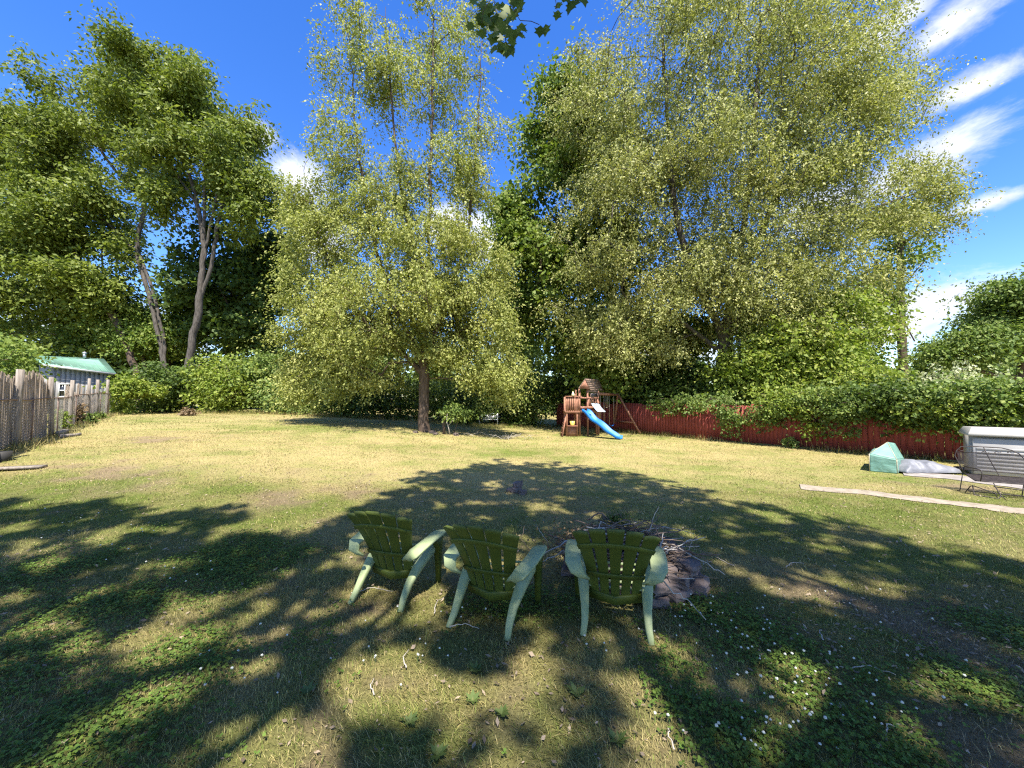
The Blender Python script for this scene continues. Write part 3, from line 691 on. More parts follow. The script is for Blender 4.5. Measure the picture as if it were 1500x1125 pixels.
SH2 = [('bright bush piled behind the red fence below the big pale trunk', 1075, 615, 522, 45, 20.0, M_shrub, 80, .13, 'fan'),
       ('yellow-green bush behind the red fence, right of the understory tree', 1262, 625, 515, 46, 16.5, M_bright, 90, .12, 'fan'),
       ('leafy bush behind the fence at the foot of the slender tree', 1335, 630, 556, 46, 16.0, M_shrub, 80, .12, 'fan'),
       ('bush with creamy white blossom sprays behind the fence', 1405, 630, 528, 40, 15.0, M_pale, 70, .10, 'weep'),
       ('green bush beside the cream blossoming one', 1385, 640, 570, 45, 14.5, M_shrub, 80, .11, 'fan'),
       ('bush under the broad tree behind the storage shed', 1462, 640, 572, 44, 15.5, M_bright, 90, .12, 'fan'),
       ('bush at the right edge behind the storage shed', 1540, 640, 585, 50, 15.5, M_bright, 80, .12, 'fan'),
       ('low hazy bush on the skyline below the big cloud', 1375, 590, 500, 40, 30.0, M_maple, 60, .2, 'fan')]
for lab, px, pb, pt, rp, D, mt, n, L, st in SH2:
    shrub('fence_shrub', lab, px, pb, pt, rp, D, mt, n, 84, L, st, 0.5, group='bushes behind the red fence')
shrub('lilac_bush', 'leafy yellow-green bush rising over the reed screen at the left edge', 4, 640, 492, 26, 16.5, M_maple, 60, 84, .12, 'fan', 0.5)
shrub('lilac_bush', 'pale bush between the reed screen and the shed wall', -35, 640, 500, 32, 14.0, M_maple, 60, 84, .11, 'fan', 0.4)

# trees further off: one of each kind, then copies
def far_tree(name, label, loc, h, w, mat, lobes, per=44, L=0.42):
    base = np.array([loc[0], loc[1], float(gz(loc[0], loc[1]))]); T = []
    for k in range(lobes):
        z = h * rng.uniform(.3, .86); q = w * (1 - abs(z / h - .5) * .9)
        c = base + np.array([rng.uniform(-.5, .5) * q, rng.uniform(-.5, .5) * q, z]); u = unit(rng.normal(0, 1, (16, 3)))
        T.append(c + u * rng.uniform(.5, 1.0, (16, 1)) * np.array([.22 * w, .22 * w, .13 * h]))
    T = np.concatenate(T); root = thing(name, label, 'tree', base, 0, 'trees beyond the garden')
    put('trunk', skeleton([[base, base + np.array([.2, 0, h * .3]), base + np.array([0, 0, h * .7])]], T, h * .022, base, 'trunk', M_bark2, .02), root)
    put('crown', crown_mesh('crown', [crown_leaves(T, np.full(len(T), h * .07), per, L, .6, 'fan')], mat, base), root)
    return root
FA = far_tree('distant_tree', 'distant round tree behind the left hedge end', (-16, 42), 11, 9, M_shrub, 12)
FB = far_tree('distant_tree', 'distant dark tree seen behind the shed roof', (-38, 40), 10, 9, M_dark, 12)
FC = far_tree('distant_tree', 'distant bright tree far behind the reed screen', (-48, 34), 9, 9, M_maple, 11)
for src, x, y, s, lab in ((FA, -7, 44, .9, 'distant tree seen past the left side of the birch trunk'), (FB, 1, 45, .95, 'distant dark tree past the right side of the birch trunk'),
                          (FC, 8, 44, 1.0, 'distant tree behind the leafy maple'), (FB, 17, 42, 1.05, 'distant dark tree behind the huge pale tree trunk'),
                          (FA, 27, 38, .8, 'distant tree left of the slender tree'), (FC, 40, 40, .62, 'distant low tree under the skyline cloud'),
                          (FA, 50, 38, .7, 'distant tree beneath the broad tree limb'), (FB, 60, 40, .8, 'distant dark tree at the far right edge'),
                          (FA, -30, 46, .8, 'distant tree in the gap left of the forked trunk'), (FC, -24, 40, .7, 'distant low bright tree between the grey trunks'),
                          (FB, -60, 40, 1.0, 'distant dark tree at the far left edge'), (FC, -34, 38, .8, 'distant bright tree right behind the locust trunks'), (FA, -44, 43, .95, 'distant tree behind the shed roof, beside the young tree'), (FA, -20, 47, .95, 'distant tree filling the gap behind the bright hedge shrub'), (FB, -54, 46, 1.1, 'distant dark tall tree behind the lilac bushes'), (FC, 24, 52, .9, 'distant pale tree behind the understory tree')):
    copy_tree(src, (x, y, float(gz(x, y))), random.uniform(0, 6.3), lab, s)

def thicket():
    n = 1500; a = rng.uniform(-1.05, 1.05, n); r = rng.uniform(50, 64, n); x = np.sin(a) * r; y = np.cos(a) * r
    h = 3.2 + 4.2 * fbm(a * 14, a * 0, 91, 3); T = np.stack([x, y, gz(x, y) + h * rng.random(n) ** .8], 1)
    o = stuff(put('far_thicket', crown_mesh('far_thicket', [crown_leaves(T, np.full(n, 1.3), 28, .6, .65, 'fan')], M_shrub, (0, 0, 0)))); o['label'] = 'far green thicket beyond the gardens'
thicket()

# ------------------------------------------------------------------ shade tree over the camera
LR = np.random.default_rng(3)
SHADE_EDGE = [(-400, 700), (0, 738), (130, 738), (330, 748), (440, 778), (500, 762), (570, 722), (640, 698), (700, 682), (790, 684), (880, 692), (960, 706), (1050, 727), (1150, 757), (1280, 778), (1360, 803), (1500, 832), (1900, 900)]
LIGHT = [(40, 768, 60, 7), (200, 775, 110, 6), (160, 797, 110, 8), (330, 772, 60, 8), (110, 866, 75, 11), (50, 905, 60, 10), (90, 962, 90, 11), (221, 1048, 42, 20), (395, 866, 50, 12),
         (293, 872, 35, 9), (273, 905, 40, 14), (478, 897, 22, 14), (415, 935, 18, 10), (356, 1078, 40, 20), (200, 925, 45, 8), (230, 830, 50, 7), (60, 825, 50, 6),
         (560, 982, 36, 18), (624, 982, 18, 18), (532, 914, 30, 12), (636, 905, 24, 28), (784, 1030, 60, 50), (690, 1042, 36, 42), (804, 942, 18, 24), (820, 1085, 34, 30), (588, 1022, 20, 25),
         (888, 974, 18, 18), (956, 990, 14, 14), (872, 1100, 18, 20), (424, 1058, 25, 15), (440, 1112, 30, 14), (520, 830, 20, 10),
         (1155, 794, 16, 5), (1214, 799, 13, 6), (1093, 779, 13, 4), (1243, 856, 36, 7), (1390, 803, 30, 5), (1474, 849, 40, 6), (1478, 876, 25, 8), (1207, 1066, 34, 24), (1240, 1090, 30, 16), (1115, 963, 18, 10),
         (1023, 1065, 14, 24), (1152, 992, 16, 8), (1320, 860, 25, 4), (640, 745, 22, 6), (700, 760, 16, 5), (860, 752, 14, 5), (790, 735, 12, 4), (720, 706, 24, 5), (900, 726, 16, 4), (620, 775, 14, 6), (740, 790, 16, 6), (1010, 742, 16, 4), (690, 895, 16, 14), (760, 925, 12, 12),
         (590, 790, 10, 8), (640, 715, 30, 5)] + [(LR.uniform(0, 1500), y, (6 + (y - 690) * .035) * LR.uniform(.6, 1.5), (2 + (y - 690) * .022) * LR.uniform(.6, 1.4)) for y in LR.uniform(715, 1115, 110)]
SUNLIT_POINTS = []     # filled from the chairs: arms and legs that catch sun
COT = 1 / math.tan(SUN_EL)
def shade_tree():
    n0 = 15000
    gx = rng.uniform(-17, 17, n0); gy = rng.uniform(-6, 14.5, n0)
    px, py = to_px(gx, gy, gz(gx, gy)); front = gy > 0.8
    edge = np.interp(px, [e[0] for e in SHADE_EDGE], [e[1] for e in SHADE_EDGE])
    ok = ~front | (py > edge + 6 * rng.normal(0, 1, n0))
    rad = 0.2
    for lx, ly, rx, ry in LIGHT:
        c = G(lx, ly); sx = c[1] / FPX; wx = rx * sx * .74 + rad * 0.42; wy = max(ry * sx * c[1] / EYE, 0.05) * .74 + rad * 0.42
        ok &= ((gx - c[0]) / wx) ** 2 + ((gy - c[1]) / wy) ** 2 > 1
    for p, r in SUNLIT_POINTS:
        q = np.array([p[0], p[1]]) - SUN_H * COT * p[2]
        ok &= (gx - q[0]) ** 2 + (gy - q[1]) ** 2 > (r + rad * 0.5) ** 2
    gx, gy = gx[ok], gy[ok]; h = rng.uniform(11, 16, len(gx))
    T = np.stack([gx + SUN_H[0] * COT * h, gy + SUN_H[1] * COT * h, h], 1)
    base = np.array([-2.6, -6.5, 0.0]); root = thing('shade_tree', 'maple spreading overhead, only its dark leafy sprig hanging into the top of the view', 'tree', base)
    inner = T[(gy < 6.5) & (np.abs(gx) < 10)]; sk = inner[rng.choice(len(inner), 230, False)]
    put('trunk', skeleton([[base, base + np.array([.1, .2, 3.5]), base + np.array([.3, 1.0, 7.5]), base + np.array([.6, 2.2, 12.5])], [base + np.array([.1, .2, 3.5]), base + np.array([3, 2, 8.5])], [base + np.array([.1, .3, 4]), base + np.array([-3, 2, 8.5])]], sk, .42, base, 'trunk', M_bark2, .012), root)
    put('crown', crown_mesh('crown', [crown_leaves(T, np.full(len(T), rad * .62), 42, .15, .85, 'fan', 1.1)], M_maple, base), root)
    # hanging sprig: lobed leaves on a drooping twig
    mb = MB(); LV = []
    D = 3.3
    def tw(pts, r): mb.tube(np.array([P(*p, D) if len(p) == 2 else P(p[0], p[1], D + p[2]) for p in pts]) - base, r, 5)
    st = base + np.array([.3, 1.0, 7.5])
    mb.tube(np.array([st, st + np.array([1.5, 3.4, .9]), P(735, -150, D - .5) + np.array([0, -.6, .4]), P(728, -60, D - .1), P(722, -5, D)]) - base, [.07, .05, .02, .012, .009], 6)
    tw([(722, -5), (728, 20), (738, 45), (742, 66)], .004); tw([(738, -10), (750, 10), (762, 30), (778, 31), (790, 36)], .003)
    tw([(722, -5), (708, 15), (706, 34)], .003); tw([(728, -60), (790, -40), (832, -10), (846, 2)], .004); tw([(790, -40), (812, -12), (816, 14)], .003)
    def lobed(c, d, n, L):
        d = unit(d); n = unit(n - d * (n @ d)); s = np.cross(d, n); out = []
        prof = [(0, 0), (.18, .30), (.08, .52), (.38, .34), (.50, .50), (.66, .22), (1.0, 0), (.66, -.22), (.50, -.50), (.38, -.34), (.08, -.52), (.18, -.30)]
        return [c + d * a * L + s * b * L * .95 - n * (abs(b) * .25 * L) for a, b in prof]
    LVs = []; lf = []
    spots = [(704, 6), (712, 2), (722, 8), (732, 5), (742, 10), (736, 18), (726, 22), (716, 26), (704, 30), (708, 42), (722, 36), (746, 26), (756, 14), (752, 2), (762, 36), (748, 44), (738, 48), (728, 50),
             (735, 60), (745, 60), (740, 70), (752, 56), (732, 68), (760, 46), (748, 66), (744, 36), (718, 14), (790, 38), (797, 34), (815, 14), (814, 3), (832, -4), (842, 2), (848, -3), (836, 4), (852, -6), (826, -6), (700, 18), (712, 20), (728, 40), (744, 74), (734, 30), (692, -4), (756, -4)]
    spots = spots + [(a + random.uniform(-9, 9), b + random.uniform(-8, 4)) for a, b in spots if a < 770]
    for q, (a, b) in enumerate(spots):
        dd = random.uniform(-.25, .25); c = P(a + random.uniform(-4, 4), b + random.uniform(-5, 1), D + dd) - base
        lf += [(lobed(c, np.array([random.uniform(-.5, .5), random.uniform(-.4, .4), -1.0]), np.array([random.uniform(-.7, .7), -1 + random.uniform(-.5, .5), .5]), random.uniform(.085, .12)))]
    V = np.concatenate([np.array(l) for l in lf]); F = np.arange(len(V)).reshape(-1, 12)
    br = mb.part('hanging_branch', M_bark2, root, True)
    put('leaf_spray', mesh_np('leaf_spray', V, [F], [M_dark]), br)

# ------------------------------------------------------------------ plastic lawn chairs
M_ch_back = surf('chair_shaded_olive_plastic', (0.058, 0.078, 0.009), (0.088, 0.11, 0.016), 3, 0.55, 0.03, spec=0.4)  # backs and front legs: unfaded plastic, with their shade put into the colour
M_ch_arm = surf('chair_lit_sage_plastic', (0.20, 0.255, 0.11), (0.31, 0.355, 0.18), 7, 0.6, 0.05, spec=0.35, c3=(0.25, 0.30, 0.14))  # arms, seat, rear legs: sun-bleached plastic, with sun and sky light put into the colour
def bk(u, v):
    """chair back surface: u across -1..1, v up 0..1"""
    w = 0.21 + 0.045 * v + 0.12 * v * v
    p = np.array([u * w, -0.10 - 0.20 * v - 0.13 * v * v + 0.055 * u * u, 0.195 + 0.70 * v - 0.02 * v * v])
    n = np.array([-0.28 * u, 0.92, 0.42]); return p, n / np.linalg.norm(n)
def make_chair(label, loc, rz):
    t = thing('lawn_chair', label, 'chair', loc, rz, 'green plastic lawn chairs')
    for i in range(5):
        u0 = -1 + .4 * i + (.036 if i else 0); u1 = -1 + .4 * (i + 1) - (.036 if i < 4 else 0); mb = MB()
        def fn(a, b, u0=u0, u1=u1):
            gp = .017 * smooth(b, .72, 1.0); a = a; e = abs(a - .5) * 2; um = (u0 + u1) / 2; top = 1.02 - 0.12 * um * um - 0.05 * max(0, (a - .5) * 2 * np.sign(um)) * abs(um)
            top -= 0.006 * e ** 6
            p, n = bk(u0 - gp * (u0 > -.99) + (u1 - u0 + gp * (u0 > -.99) + gp * (u1 < .99)) * a, top * b); return p - n * (0.002 * (1 - e * e)), n
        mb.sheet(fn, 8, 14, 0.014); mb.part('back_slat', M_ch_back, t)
    for v, hh in ((.79, .044), (.34, .04)):
        mb = MB(); us = np.linspace(-.99, .99, 15)
        pts = [bk(u, v - .09 * u * u if v > .5 else v - .025 * u * u)[0] - bk(u, v)[1] * 0.017 for u in us]
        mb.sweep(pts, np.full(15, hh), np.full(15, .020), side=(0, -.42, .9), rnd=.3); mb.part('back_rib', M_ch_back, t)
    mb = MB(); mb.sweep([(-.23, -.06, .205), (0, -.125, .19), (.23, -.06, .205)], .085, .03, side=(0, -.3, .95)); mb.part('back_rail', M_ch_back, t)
    for k in range(5):
        y = .21 - k * .066; z = .375 - .0 * k - k * .026; mb = MB()
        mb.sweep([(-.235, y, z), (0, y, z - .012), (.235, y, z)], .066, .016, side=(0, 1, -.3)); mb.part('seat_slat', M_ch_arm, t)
    for s in (-1, 1):
        mb = MB()   # rear leg running up into the side rail
        mb.sweep([(s * .262, -.375, 0), (s * .250, -.30, .085), (s * .252, -.21, .175), (s * .266, -.08, .265), (s * .280, .05, .325), (s * .290, .16, .362), (s * .292, .25, .375)],
                 [.046, .054, .068, .092, .10, .10, .09], [.04, .05, .055, .06, .065, .07, .07], rnd=.4)
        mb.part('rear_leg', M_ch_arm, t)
        mb = MB()
        mb.sweep([(s * .335, .245, 0), (s * .340, .228, .2), (s * .350, .195, .40), (s * .355, .16, .50)], [.05, .058, .075, .10], [.045, .06, .085, .13], side=(1, 0, 0)); mb.part('front_leg', M_ch_back, t)  # front legs take the olive because they stand in shade
        mb = MB()   # arm: broad paddle that turns down and in at the back
        pa = [(s * .225, -.235, .40), (s * .268, -.268, .43), (s * .318, -.25, .472), (s * .352, -.18, .505), (s * .365, -.04, .522), (s * .368, .10, .528), (s * .362, .21, .528), (s * .358, .285, .518)]
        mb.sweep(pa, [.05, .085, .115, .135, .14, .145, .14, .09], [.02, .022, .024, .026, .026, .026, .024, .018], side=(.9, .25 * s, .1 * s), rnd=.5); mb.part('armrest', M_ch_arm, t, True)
        for a in (pa[4],): SUNLIT_POINTS.append((Vector(loc) + Matrix.Rotation(rz, 3, 'Z') @ Vector(a), .10))
        SUNLIT_POINTS.append((Vector(loc) + Matrix.Rotation(rz, 3, 'Z') @ Vector((s * .258, -.25, .13)), .09))
    return t
def chair_at(label, l, r, deg):
    a, b = G(*l), G(*r); m = (a + b) / 2; rz = math.radians(deg)
    off = Matrix.Rotation(rz, 3, 'Z') @ Vector((0, -.375, 0))
    x, y = m[0] - off.x, m[1] - off.y
    make_chair(label, (x, y, float(gz(x, y))), rz)
chair_at('green plastic slatted lawn chair, leftmost of the three, farthest from the brush pile', (512, 888), (586, 895), -15)
chair_at('green plastic slatted lawn chair in the middle, between two others', (660, 924), (739, 935), -20)
chair_at('green plastic slatted lawn chair directly in front of the brush pile', (860, 934), (948, 944), -13)

# ------------------------------------------------------------------ fire ring with brush pile
M_stone = surf('fieldstone', (0.07, 0.052, 0.045), (0.17, 0.132, 0.115), 7, 0.9, 0.9, spec=0.2, c3=(0.13, 0.10, 0.085))
M_stick = surf('dry_stick', (0.085, 0.058, 0.042), (0.21, 0.155, 0.115), 9, 0.85, 0.3, (2, 2, 2), 0.2)
M_stick2 = surf('pale_bare_stick', (0.30, 0.26, 0.21), (0.48, 0.43, 0.36), 7, 0.8, 0.2, spec=0.2)
FIRE = np.array([1.30, 4.30, 0.0])
def stone_mesh(sx, sy, sz, seed):
    r = np.random.default_rng(seed); bm = bmesh.new(); bmesh.ops.create_cube(bm, size=1.0)
    bmesh.ops.subdivide_edges(bm, edges=bm.edges[:], cuts=2, use_grid_fill=True)
    sh = r.normal(0, .07, 3)
    for v in bm.verts:
        c = v.co.copy(); l = max(c.length, 1e-6); c = c * (.8 + .2 * (.62 / l)) ; c += Vector(r.normal(0, .055, 3)) + Vector((sh[0] * c.z, sh[1] * c.z, sh[2] * c.x))
        v.co = Vector((c.x * sx, c.y * sy, c.z * sz))
    me = bpy.data.meshes.new('stone'); bm.to_mesh(me); bm.free(); me.materials.append(M_stone); return me
def stones():
    labs = {0: 'flat brown fieldstone in the bottom course of the fire ring', 1: 'flat brown fieldstone in the middle course of the fire ring', 2: 'flat brown fieldstone on the top course of the fire ring'}
    for lv in range(3):
        nn = (12, 11, 10)[lv]; R = (.60, .57, .52)[lv]
        for k in range(nn):
            a = 2 * math.pi * (k + .5 * (lv % 2)) / nn + random.uniform(-.06, .06); r = R + random.uniform(-.05, .05)
            x, y = FIRE[0] + math.cos(a) * r, FIRE[1] + math.sin(a) * r
            o = put('fieldstone', stone_mesh(random.uniform(.24, .33), random.uniform(.17, .24), random.uniform(.075, .10), lv * 50 + k), None, (x, y, .045 + lv * .088 + random.uniform(-.008, .008) + float(gz(x, y))))
            o.rotation_euler = (random.uniform(-.08, .08), random.uniform(-.08, .08), a + math.pi / 2 + random.uniform(-.3, .3)); tag(o, labs[lv], 'stone', 'stones of the fire ring, course %d' % (lv + 1))
    for (px, py), sz in (((757, 722), .15), ((766, 724), .12), ((748, 721), .12), ((759, 714), .13)):
        c = G(px, py); i = [(757, 722), (766, 724), (748, 721), (759, 714)].index((px, py))
        lab = ['brown stone at the front of the small stone heap on the lawn', 'reddish stone at the right of the small stone heap on the lawn', 'stone at the left of the small stone heap on the lawn', 'stone lying on top of the small stone heap on the lawn'][i]
        if i == 3: c = G(757, 722) + np.array([.02, .05, .115])
        o = put('fieldstone', stone_mesh(sz * 1.35, sz, sz * .8, 300 + i), None, (c[0], c[1], c[2] + sz * .32)); o.rotation_euler = (0, .1, i * 1.3); tag(o, lab, 'stone', 'small stone heap on the lawn')
stones()
def stick(pts, r, mat, name='stick'):
    pts = np.array(pts, float); n = len(pts); t = np.linspace(0, n - 1, n * 3)
    q = np.stack([np.interp(t, range(n), pts[:, k]) for k in range(3)], 1); q[1:-1] += rng.normal(0, r * .9, (len(q) - 2, 3))
    mb = MB(); mb.tube(q, np.linspace(r, r * .45, len(q)), 5); return mb
def brush():
    for k in range(215):
        a = rng.random() * 6.283; r = .58 * math.sqrt(rng.random()); L = rng.uniform(.3, .85); th = rng.normal(0.15, .75)
        c = FIRE + np.array([math.cos(a) * r, math.sin(a) * r * .9, .20 + .30 * (1 - (r / .8) ** 2) * rng.random()]); el = rng.normal(0, .16)
        d = np.array([math.cos(th) * math.cos(el), math.sin(th) * math.cos(el), math.sin(el)]) * L / 2; sd = rng.normal(0, .05, 3)
        p = [c - d, c + sd, c + d]
        for q in p: q[2] = max(q[2], .06)
        tag(stick(p, rng.uniform(.004, .012), M_stick if rng.random() < .75 else M_stick2).part('stick', M_stick if rng.random() < .85 else M_stick2, None, True), 'thin dry stick tangled in the brush heap on the fire ring', 'stick', 'sticks of the brush pile')
    def at(px, py, D): return P(px, py, D)
    long = [('long bare branch trailing from the ring rightwards down the grass', [at(962, 842, 3.5), at(985, 868, 3.45), at(1010, 880, 3.45), at(1034, 908, 3.25)], .008, M_stick2),
            ('long grey branch running off the right shoulder of the brush pile', [at(925, 783, 4.3), at(985, 797, 4.2), at(1030, 822, 4.0), at(1062, 842, 3.9)], .010, M_stick2),
            ('thin pale twig standing upright at the back of the brush pile', [at(950, 782, 4.4), at(956, 762, 4.4), at(965, 742, 4.4)], .007, M_stick2),
            ('pale forked branch sticking out left of the brush pile', [at(832, 792, 4.2), at(808, 806, 4.0), at(782, 823, 3.95)], .010, M_stick2),
            ('smooth pale branch lying just below the forked one', [at(834, 803, 4.15), at(810, 815, 3.98), at(784, 828, 3.9)], .008, M_stick2),
            ('curved twig standing in the grass left of the brush pile', [at(778, 812, 4.3), at(764, 790, 4.35), at(768, 770, 4.4)], .005, M_stick),
            ('curved pale twig arched over the grass behind the forked branch', [at(803, 794, 4.6), at(790, 778, 4.65), at(785, 768, 4.7)], .005, M_stick2),
            ('dark branch crossing the top of the brush pile', [at(860, 762, 4.6), at(880, 752, 4.6), at(900, 766, 4.5), at(935, 780, 4.4)], .009, M_stick),
            ('dark twig poking up behind the right chair', [at(925, 762, 4.7), at(918, 748, 4.75), at(912, 738, 4.8)], .005, M_stick)]
    for lab, pts, r, m in long:
        tag(stick(pts, r, m).part('branch', m, None, True), lab, 'branch')
    # evergreen clippings and dry leaves on the heap
    c0 = P(905, 766, 4.65); n = 500; c = c0 + rng.normal(0, 1, (n, 3)) * np.array([.09, .08, .05]) + np.array([0, 0, .02])
    d = rng.normal(0, .6, (n, 3)) + np.array([0, 0, .9]); V = leaves(c, d, rng.normal(0, 1, (n, 3)), np.full(n, .06), np.full(n, .008))
    tag(put('evergreen_sprig', crown_mesh('evergreen_sprig', [V], M_dark, (0, 0, 0))), 'dark green evergreen clipping on top of the brush pile', 'clipping')
    n = 1300; a = rng.random(n) * 6.3; r = .62 * np.sqrt(rng.random(n)); c = FIRE + np.stack([np.cos(a) * r - .15, np.sin(a) * r * .9 + .1, .18 + .26 * (1 - (r / .9) ** 2) * rng.random(n)], 1)
    n2 = 420; e = P(838, 790, 4.4); c = np.concatenate([c, e + rng.normal(0, 1, (n2, 3)) * np.array([.22, .2, .08])]); c[:, 2] = np.maximum(c[:, 2], .05); n = len(c)
    V = leaves(c, rng.normal(0, 1, (n, 3)), rng.normal(0, 1, (n, 3)) + np.array([0, 0, .6]), .03 + .03 * rng.random(n), .016 + .012 * rng.random(n))
    o = stuff(put('brush_leaves', crown_mesh('brush_leaves', [V], M_dry, (0, 0, 0)))); o['label'] = 'withered leaves through the brush pile'
brush()

# twigs lying about on the lawn
for k, (px, py, l, dg, lab) in enumerate([(1205, 935, .16, 55, 'short pale twig on bare soil right of the clover'), (1165, 832, .3, 20, 'thin twig in the grass right of the fire ring'), (1060, 825, .28, 110, 'thin bent twig just right of the fire ring'),
                                           (597, 970, .2, 100, 'curved twig on the grass below the left chair'), (548, 1012, .16, 110, 'pale twig in the dim grass at lower left'), (545, 872, .4, 5, 'stick lying under the left chair'),
                                           (680, 925, .25, -8, 'stick lying under the middle chair'), (645, 890, .3, 80, 'curved twig between the left and middle chairs'), (985, 1090, .14, 75, 'short twig at the bottom right of centre'),
                                           (1310, 1080, .2, 30, 'thin twig at the lower right'), (1280, 990, .25, -15, 'pale twig in the clover at right')]):
    c = G(px, py); a = math.radians(dg); d = np.array([math.cos(a), math.sin(a), 0]) * l / 2; s = np.array([-d[1], d[0], 0]) * .3
    tag(stick([c - d + [0, 0, .03], c + s + [0, 0, .045], c + d + [0, 0, .03]], .005, M_stick2).part('twig', M_stick2, None, True), lab, 'twig', 'twigs on the lawn')

# ------------------------------------------------------------------ white clover blossoms
def blossoms():
    M_w = surf('clover_white', (0.42, 0.42, 0.34), (0.62, 0.62, 0.55), 60, 0.7, 0.3)
    M_st = surf('clover_stem', (0.06, 0.12, 0.03), (0.09, 0.16, 0.04), 5)
    bm = bmesh.new(); bmesh.ops.create_icosphere(bm, subdivisions=2, radius=.0078)
    for v in bm.verts: v.co *= random.uniform(.82, 1.15); v.co.z = v.co.z * .85 + .062
    for f in bm.faces: f.material_index = 0
    r = bmesh.ops.create_cone(bm, cap_ends=False, segments=5, radius1=.0016, radius2=.0013, depth=.055)
    for v in r['verts']: v.co.z += .027
    for f in bm.faces:
        if all(v in r['verts'] for v in f.verts): f.material_index = 1
    me = bpy.data.meshes.new('clover_blossom'); bm.to_mesh(me); bm.free(); me.materials.append(M_w); me.materials.append(M_st)
    pts = []
    zones = [(1080, 930, 90, 60, 46), (1180, 1010, 100, 60, 50), (1120, 1070, 110, 40, 36), (1030, 890, 40, 30, 14), (1300, 1020, 90, 60, 22), (980, 905, 40, 25, 8), (890, 945, 60, 25, 7), (610, 950, 90, 40, 14),
             (250, 850, 60, 15, 12), (300, 980, 60, 40, 9), (150, 780, 110, 30, 22), (380, 950, 60, 50, 7), (700, 890, 70, 30, 6), (1020, 830, 50, 30, 6), (560, 960, 60, 40, 8), (1230, 870, 120, 40, 8)]
    for px, py, sx, sy, m in zones:
        for _ in range(int(m * .75)):
            a, b = random.gauss(px, sx * .6), random.gauss(py, sy * .6)
            if b < 1120: pts.append((a, b))
    for a, b in pts:
        c = G(a, b); o = put('clover_blossom', me, None, (c[0], c[1], c[2] - random.uniform(0, .02)), random.uniform(0, 6)); s = random.uniform(.75, 1.25); o.scale = (s, s, s); o.rotation_euler[0] = random.uniform(-.3, .3)
        tag(o, 'small round white clover blossom standing up out of the lawn', 'flower', 'white clover blossoms in the lawn')
blossoms()
def weeds():
    M_weed = leafmat('leaf_weed', [(0.05, 0.085, 0.02), (0.085, 0.125, 0.03), (0.13, 0.17, 0.05)], .2)
    spots = [(697, 985, 'broad-leaved weed rosette in shade left of the big sun patch'), (692, 1030, 'broad-leaved weed rosette catching sun at bottom centre'), (450, 1018, 'pale-leaved weed rosette in the dim grass at lower left'),
             (600, 1062, 'weed rosette below the left chair near the bottom edge'), (845, 1020, 'small weed rosette inside the big sun patch'), (1010, 1030, 'weed rosette at the edge of the clover'), (905, 1090, 'weed rosette near the bottom edge right of centre'), (735, 1050, 'weed rosette with upright leaves in the sun patch'), (640, 1110, 'weed rosette at the bottom edge')]
    for px, py, lab in spots:
        c = G(px, py); n = 9; a = np.arange(n) * 2.4 + random.random(); r = np.full(n, .05) * (.7 + .6 * rng.random(n)); V = []
        d = np.stack([np.cos(a), np.sin(a), .35 + .3 * rng.random(n)], 1); V = leaves(np.zeros((n, 3)) + [0, 0, .012], d, np.tile([0, 0, 1.], (n, 1)) + rng.normal(0, .2, (n, 3)), r * 1.3, r * .55)
        tag(put('weed', crown_mesh('weed', [V], M_weed, (0, 0, 0)), None, tuple(c)), lab, 'weed', 'broad-leaved weeds in the lawn')
weeds()

# ------------------------------------------------------------------ red fence
FA0, FB0 = np.array([3.2, 27.7]), np.array([17.6, 5.7])
M_red = surf('red_stained_board', (0.17, 0.028, 0.022), (0.31, 0.075, 0.058), 3, 0.8, 0.35, (9, 9, .5), 0.2, c3=(0.25, 0.047, 0.036))
def red_fence():
    d = FB0 - FA0; L = np.linalg.norm(d); d /= L; rz = math.atan2(d[1], d[0]); rot = np.array([[d[0], -d[1], 0], [d[1], d[0], 0], [0, 0, 1.]])
    base = np.array([*FA0, float(gz(*FA0))]); root = thing('board_fence', 'long red board fence with wavy top, half covered in vines', 'fence', base)
    npan = int(L / 2.4); pw = L / npan
    for k in range(npan):
        amp = random.uniform(.06, .2); mb = MB(); nb = 16; w = pw / nb
        for b in range(nb):
            s = k * pw + (b + .5) * w; q = FA0 + d * s; z0 = float(gz(*q)) - base[2]; t = (b + .5) / nb
            top = 1.58 + amp * math.sin(math.pi * t) + random.uniform(-.03, .03); h = top - .04
            c = np.array([q[0] - base[0], q[1] - base[1], z0 + .04 + h / 2]) + rot @ np.array([0, random.uniform(-.004, .004), 0])
            mb.box(c, (w - random.uniform(.006, .014), .02, h), rot)
        mb.part('panel', M_red, root)
        mb = MB()
        for zz in (.35, 1.35):
            a = FA0 + d * (k * pw + .005) - FA0; e = FA0 + d * ((k + 1) * pw - .005) - FA0; o = rot @ np.array([0, .032, 0]); za = float(gz(*(FA0 + a))) - base[2]; ze = float(gz(*(FA0 + e))) - base[2]
            mb.bar(np.array([*a, za + zz]) + o, np.array([*e, ze + zz]) + o, .04, .09)
        mb.part('rail', M_red, root)
        q = d * (k * pw); mb = MB(); mb.box(np.array([*q, .85 + float(gz(*(FA0 + q))) - base[2]]) + rot @ np.array([0, .10, 0]), (.09, .09, 1.7), rot); mb.part('post', M_red, root)
red_fence()
FD = (FB0 - FA0) / np.linalg.norm(FB0 - FA0); FN = np.array([FD[1], -FD[0]])
if FN @ np.array([-1, -1]) < 0: FN = -FN
def fence_at(px):
    k = (px - 750) / FPX; A = np.array([[FD[0], -k], [FD[1], -1]]); s, D = np.linalg.solve(A, -FA0); return FA0 + FD * s
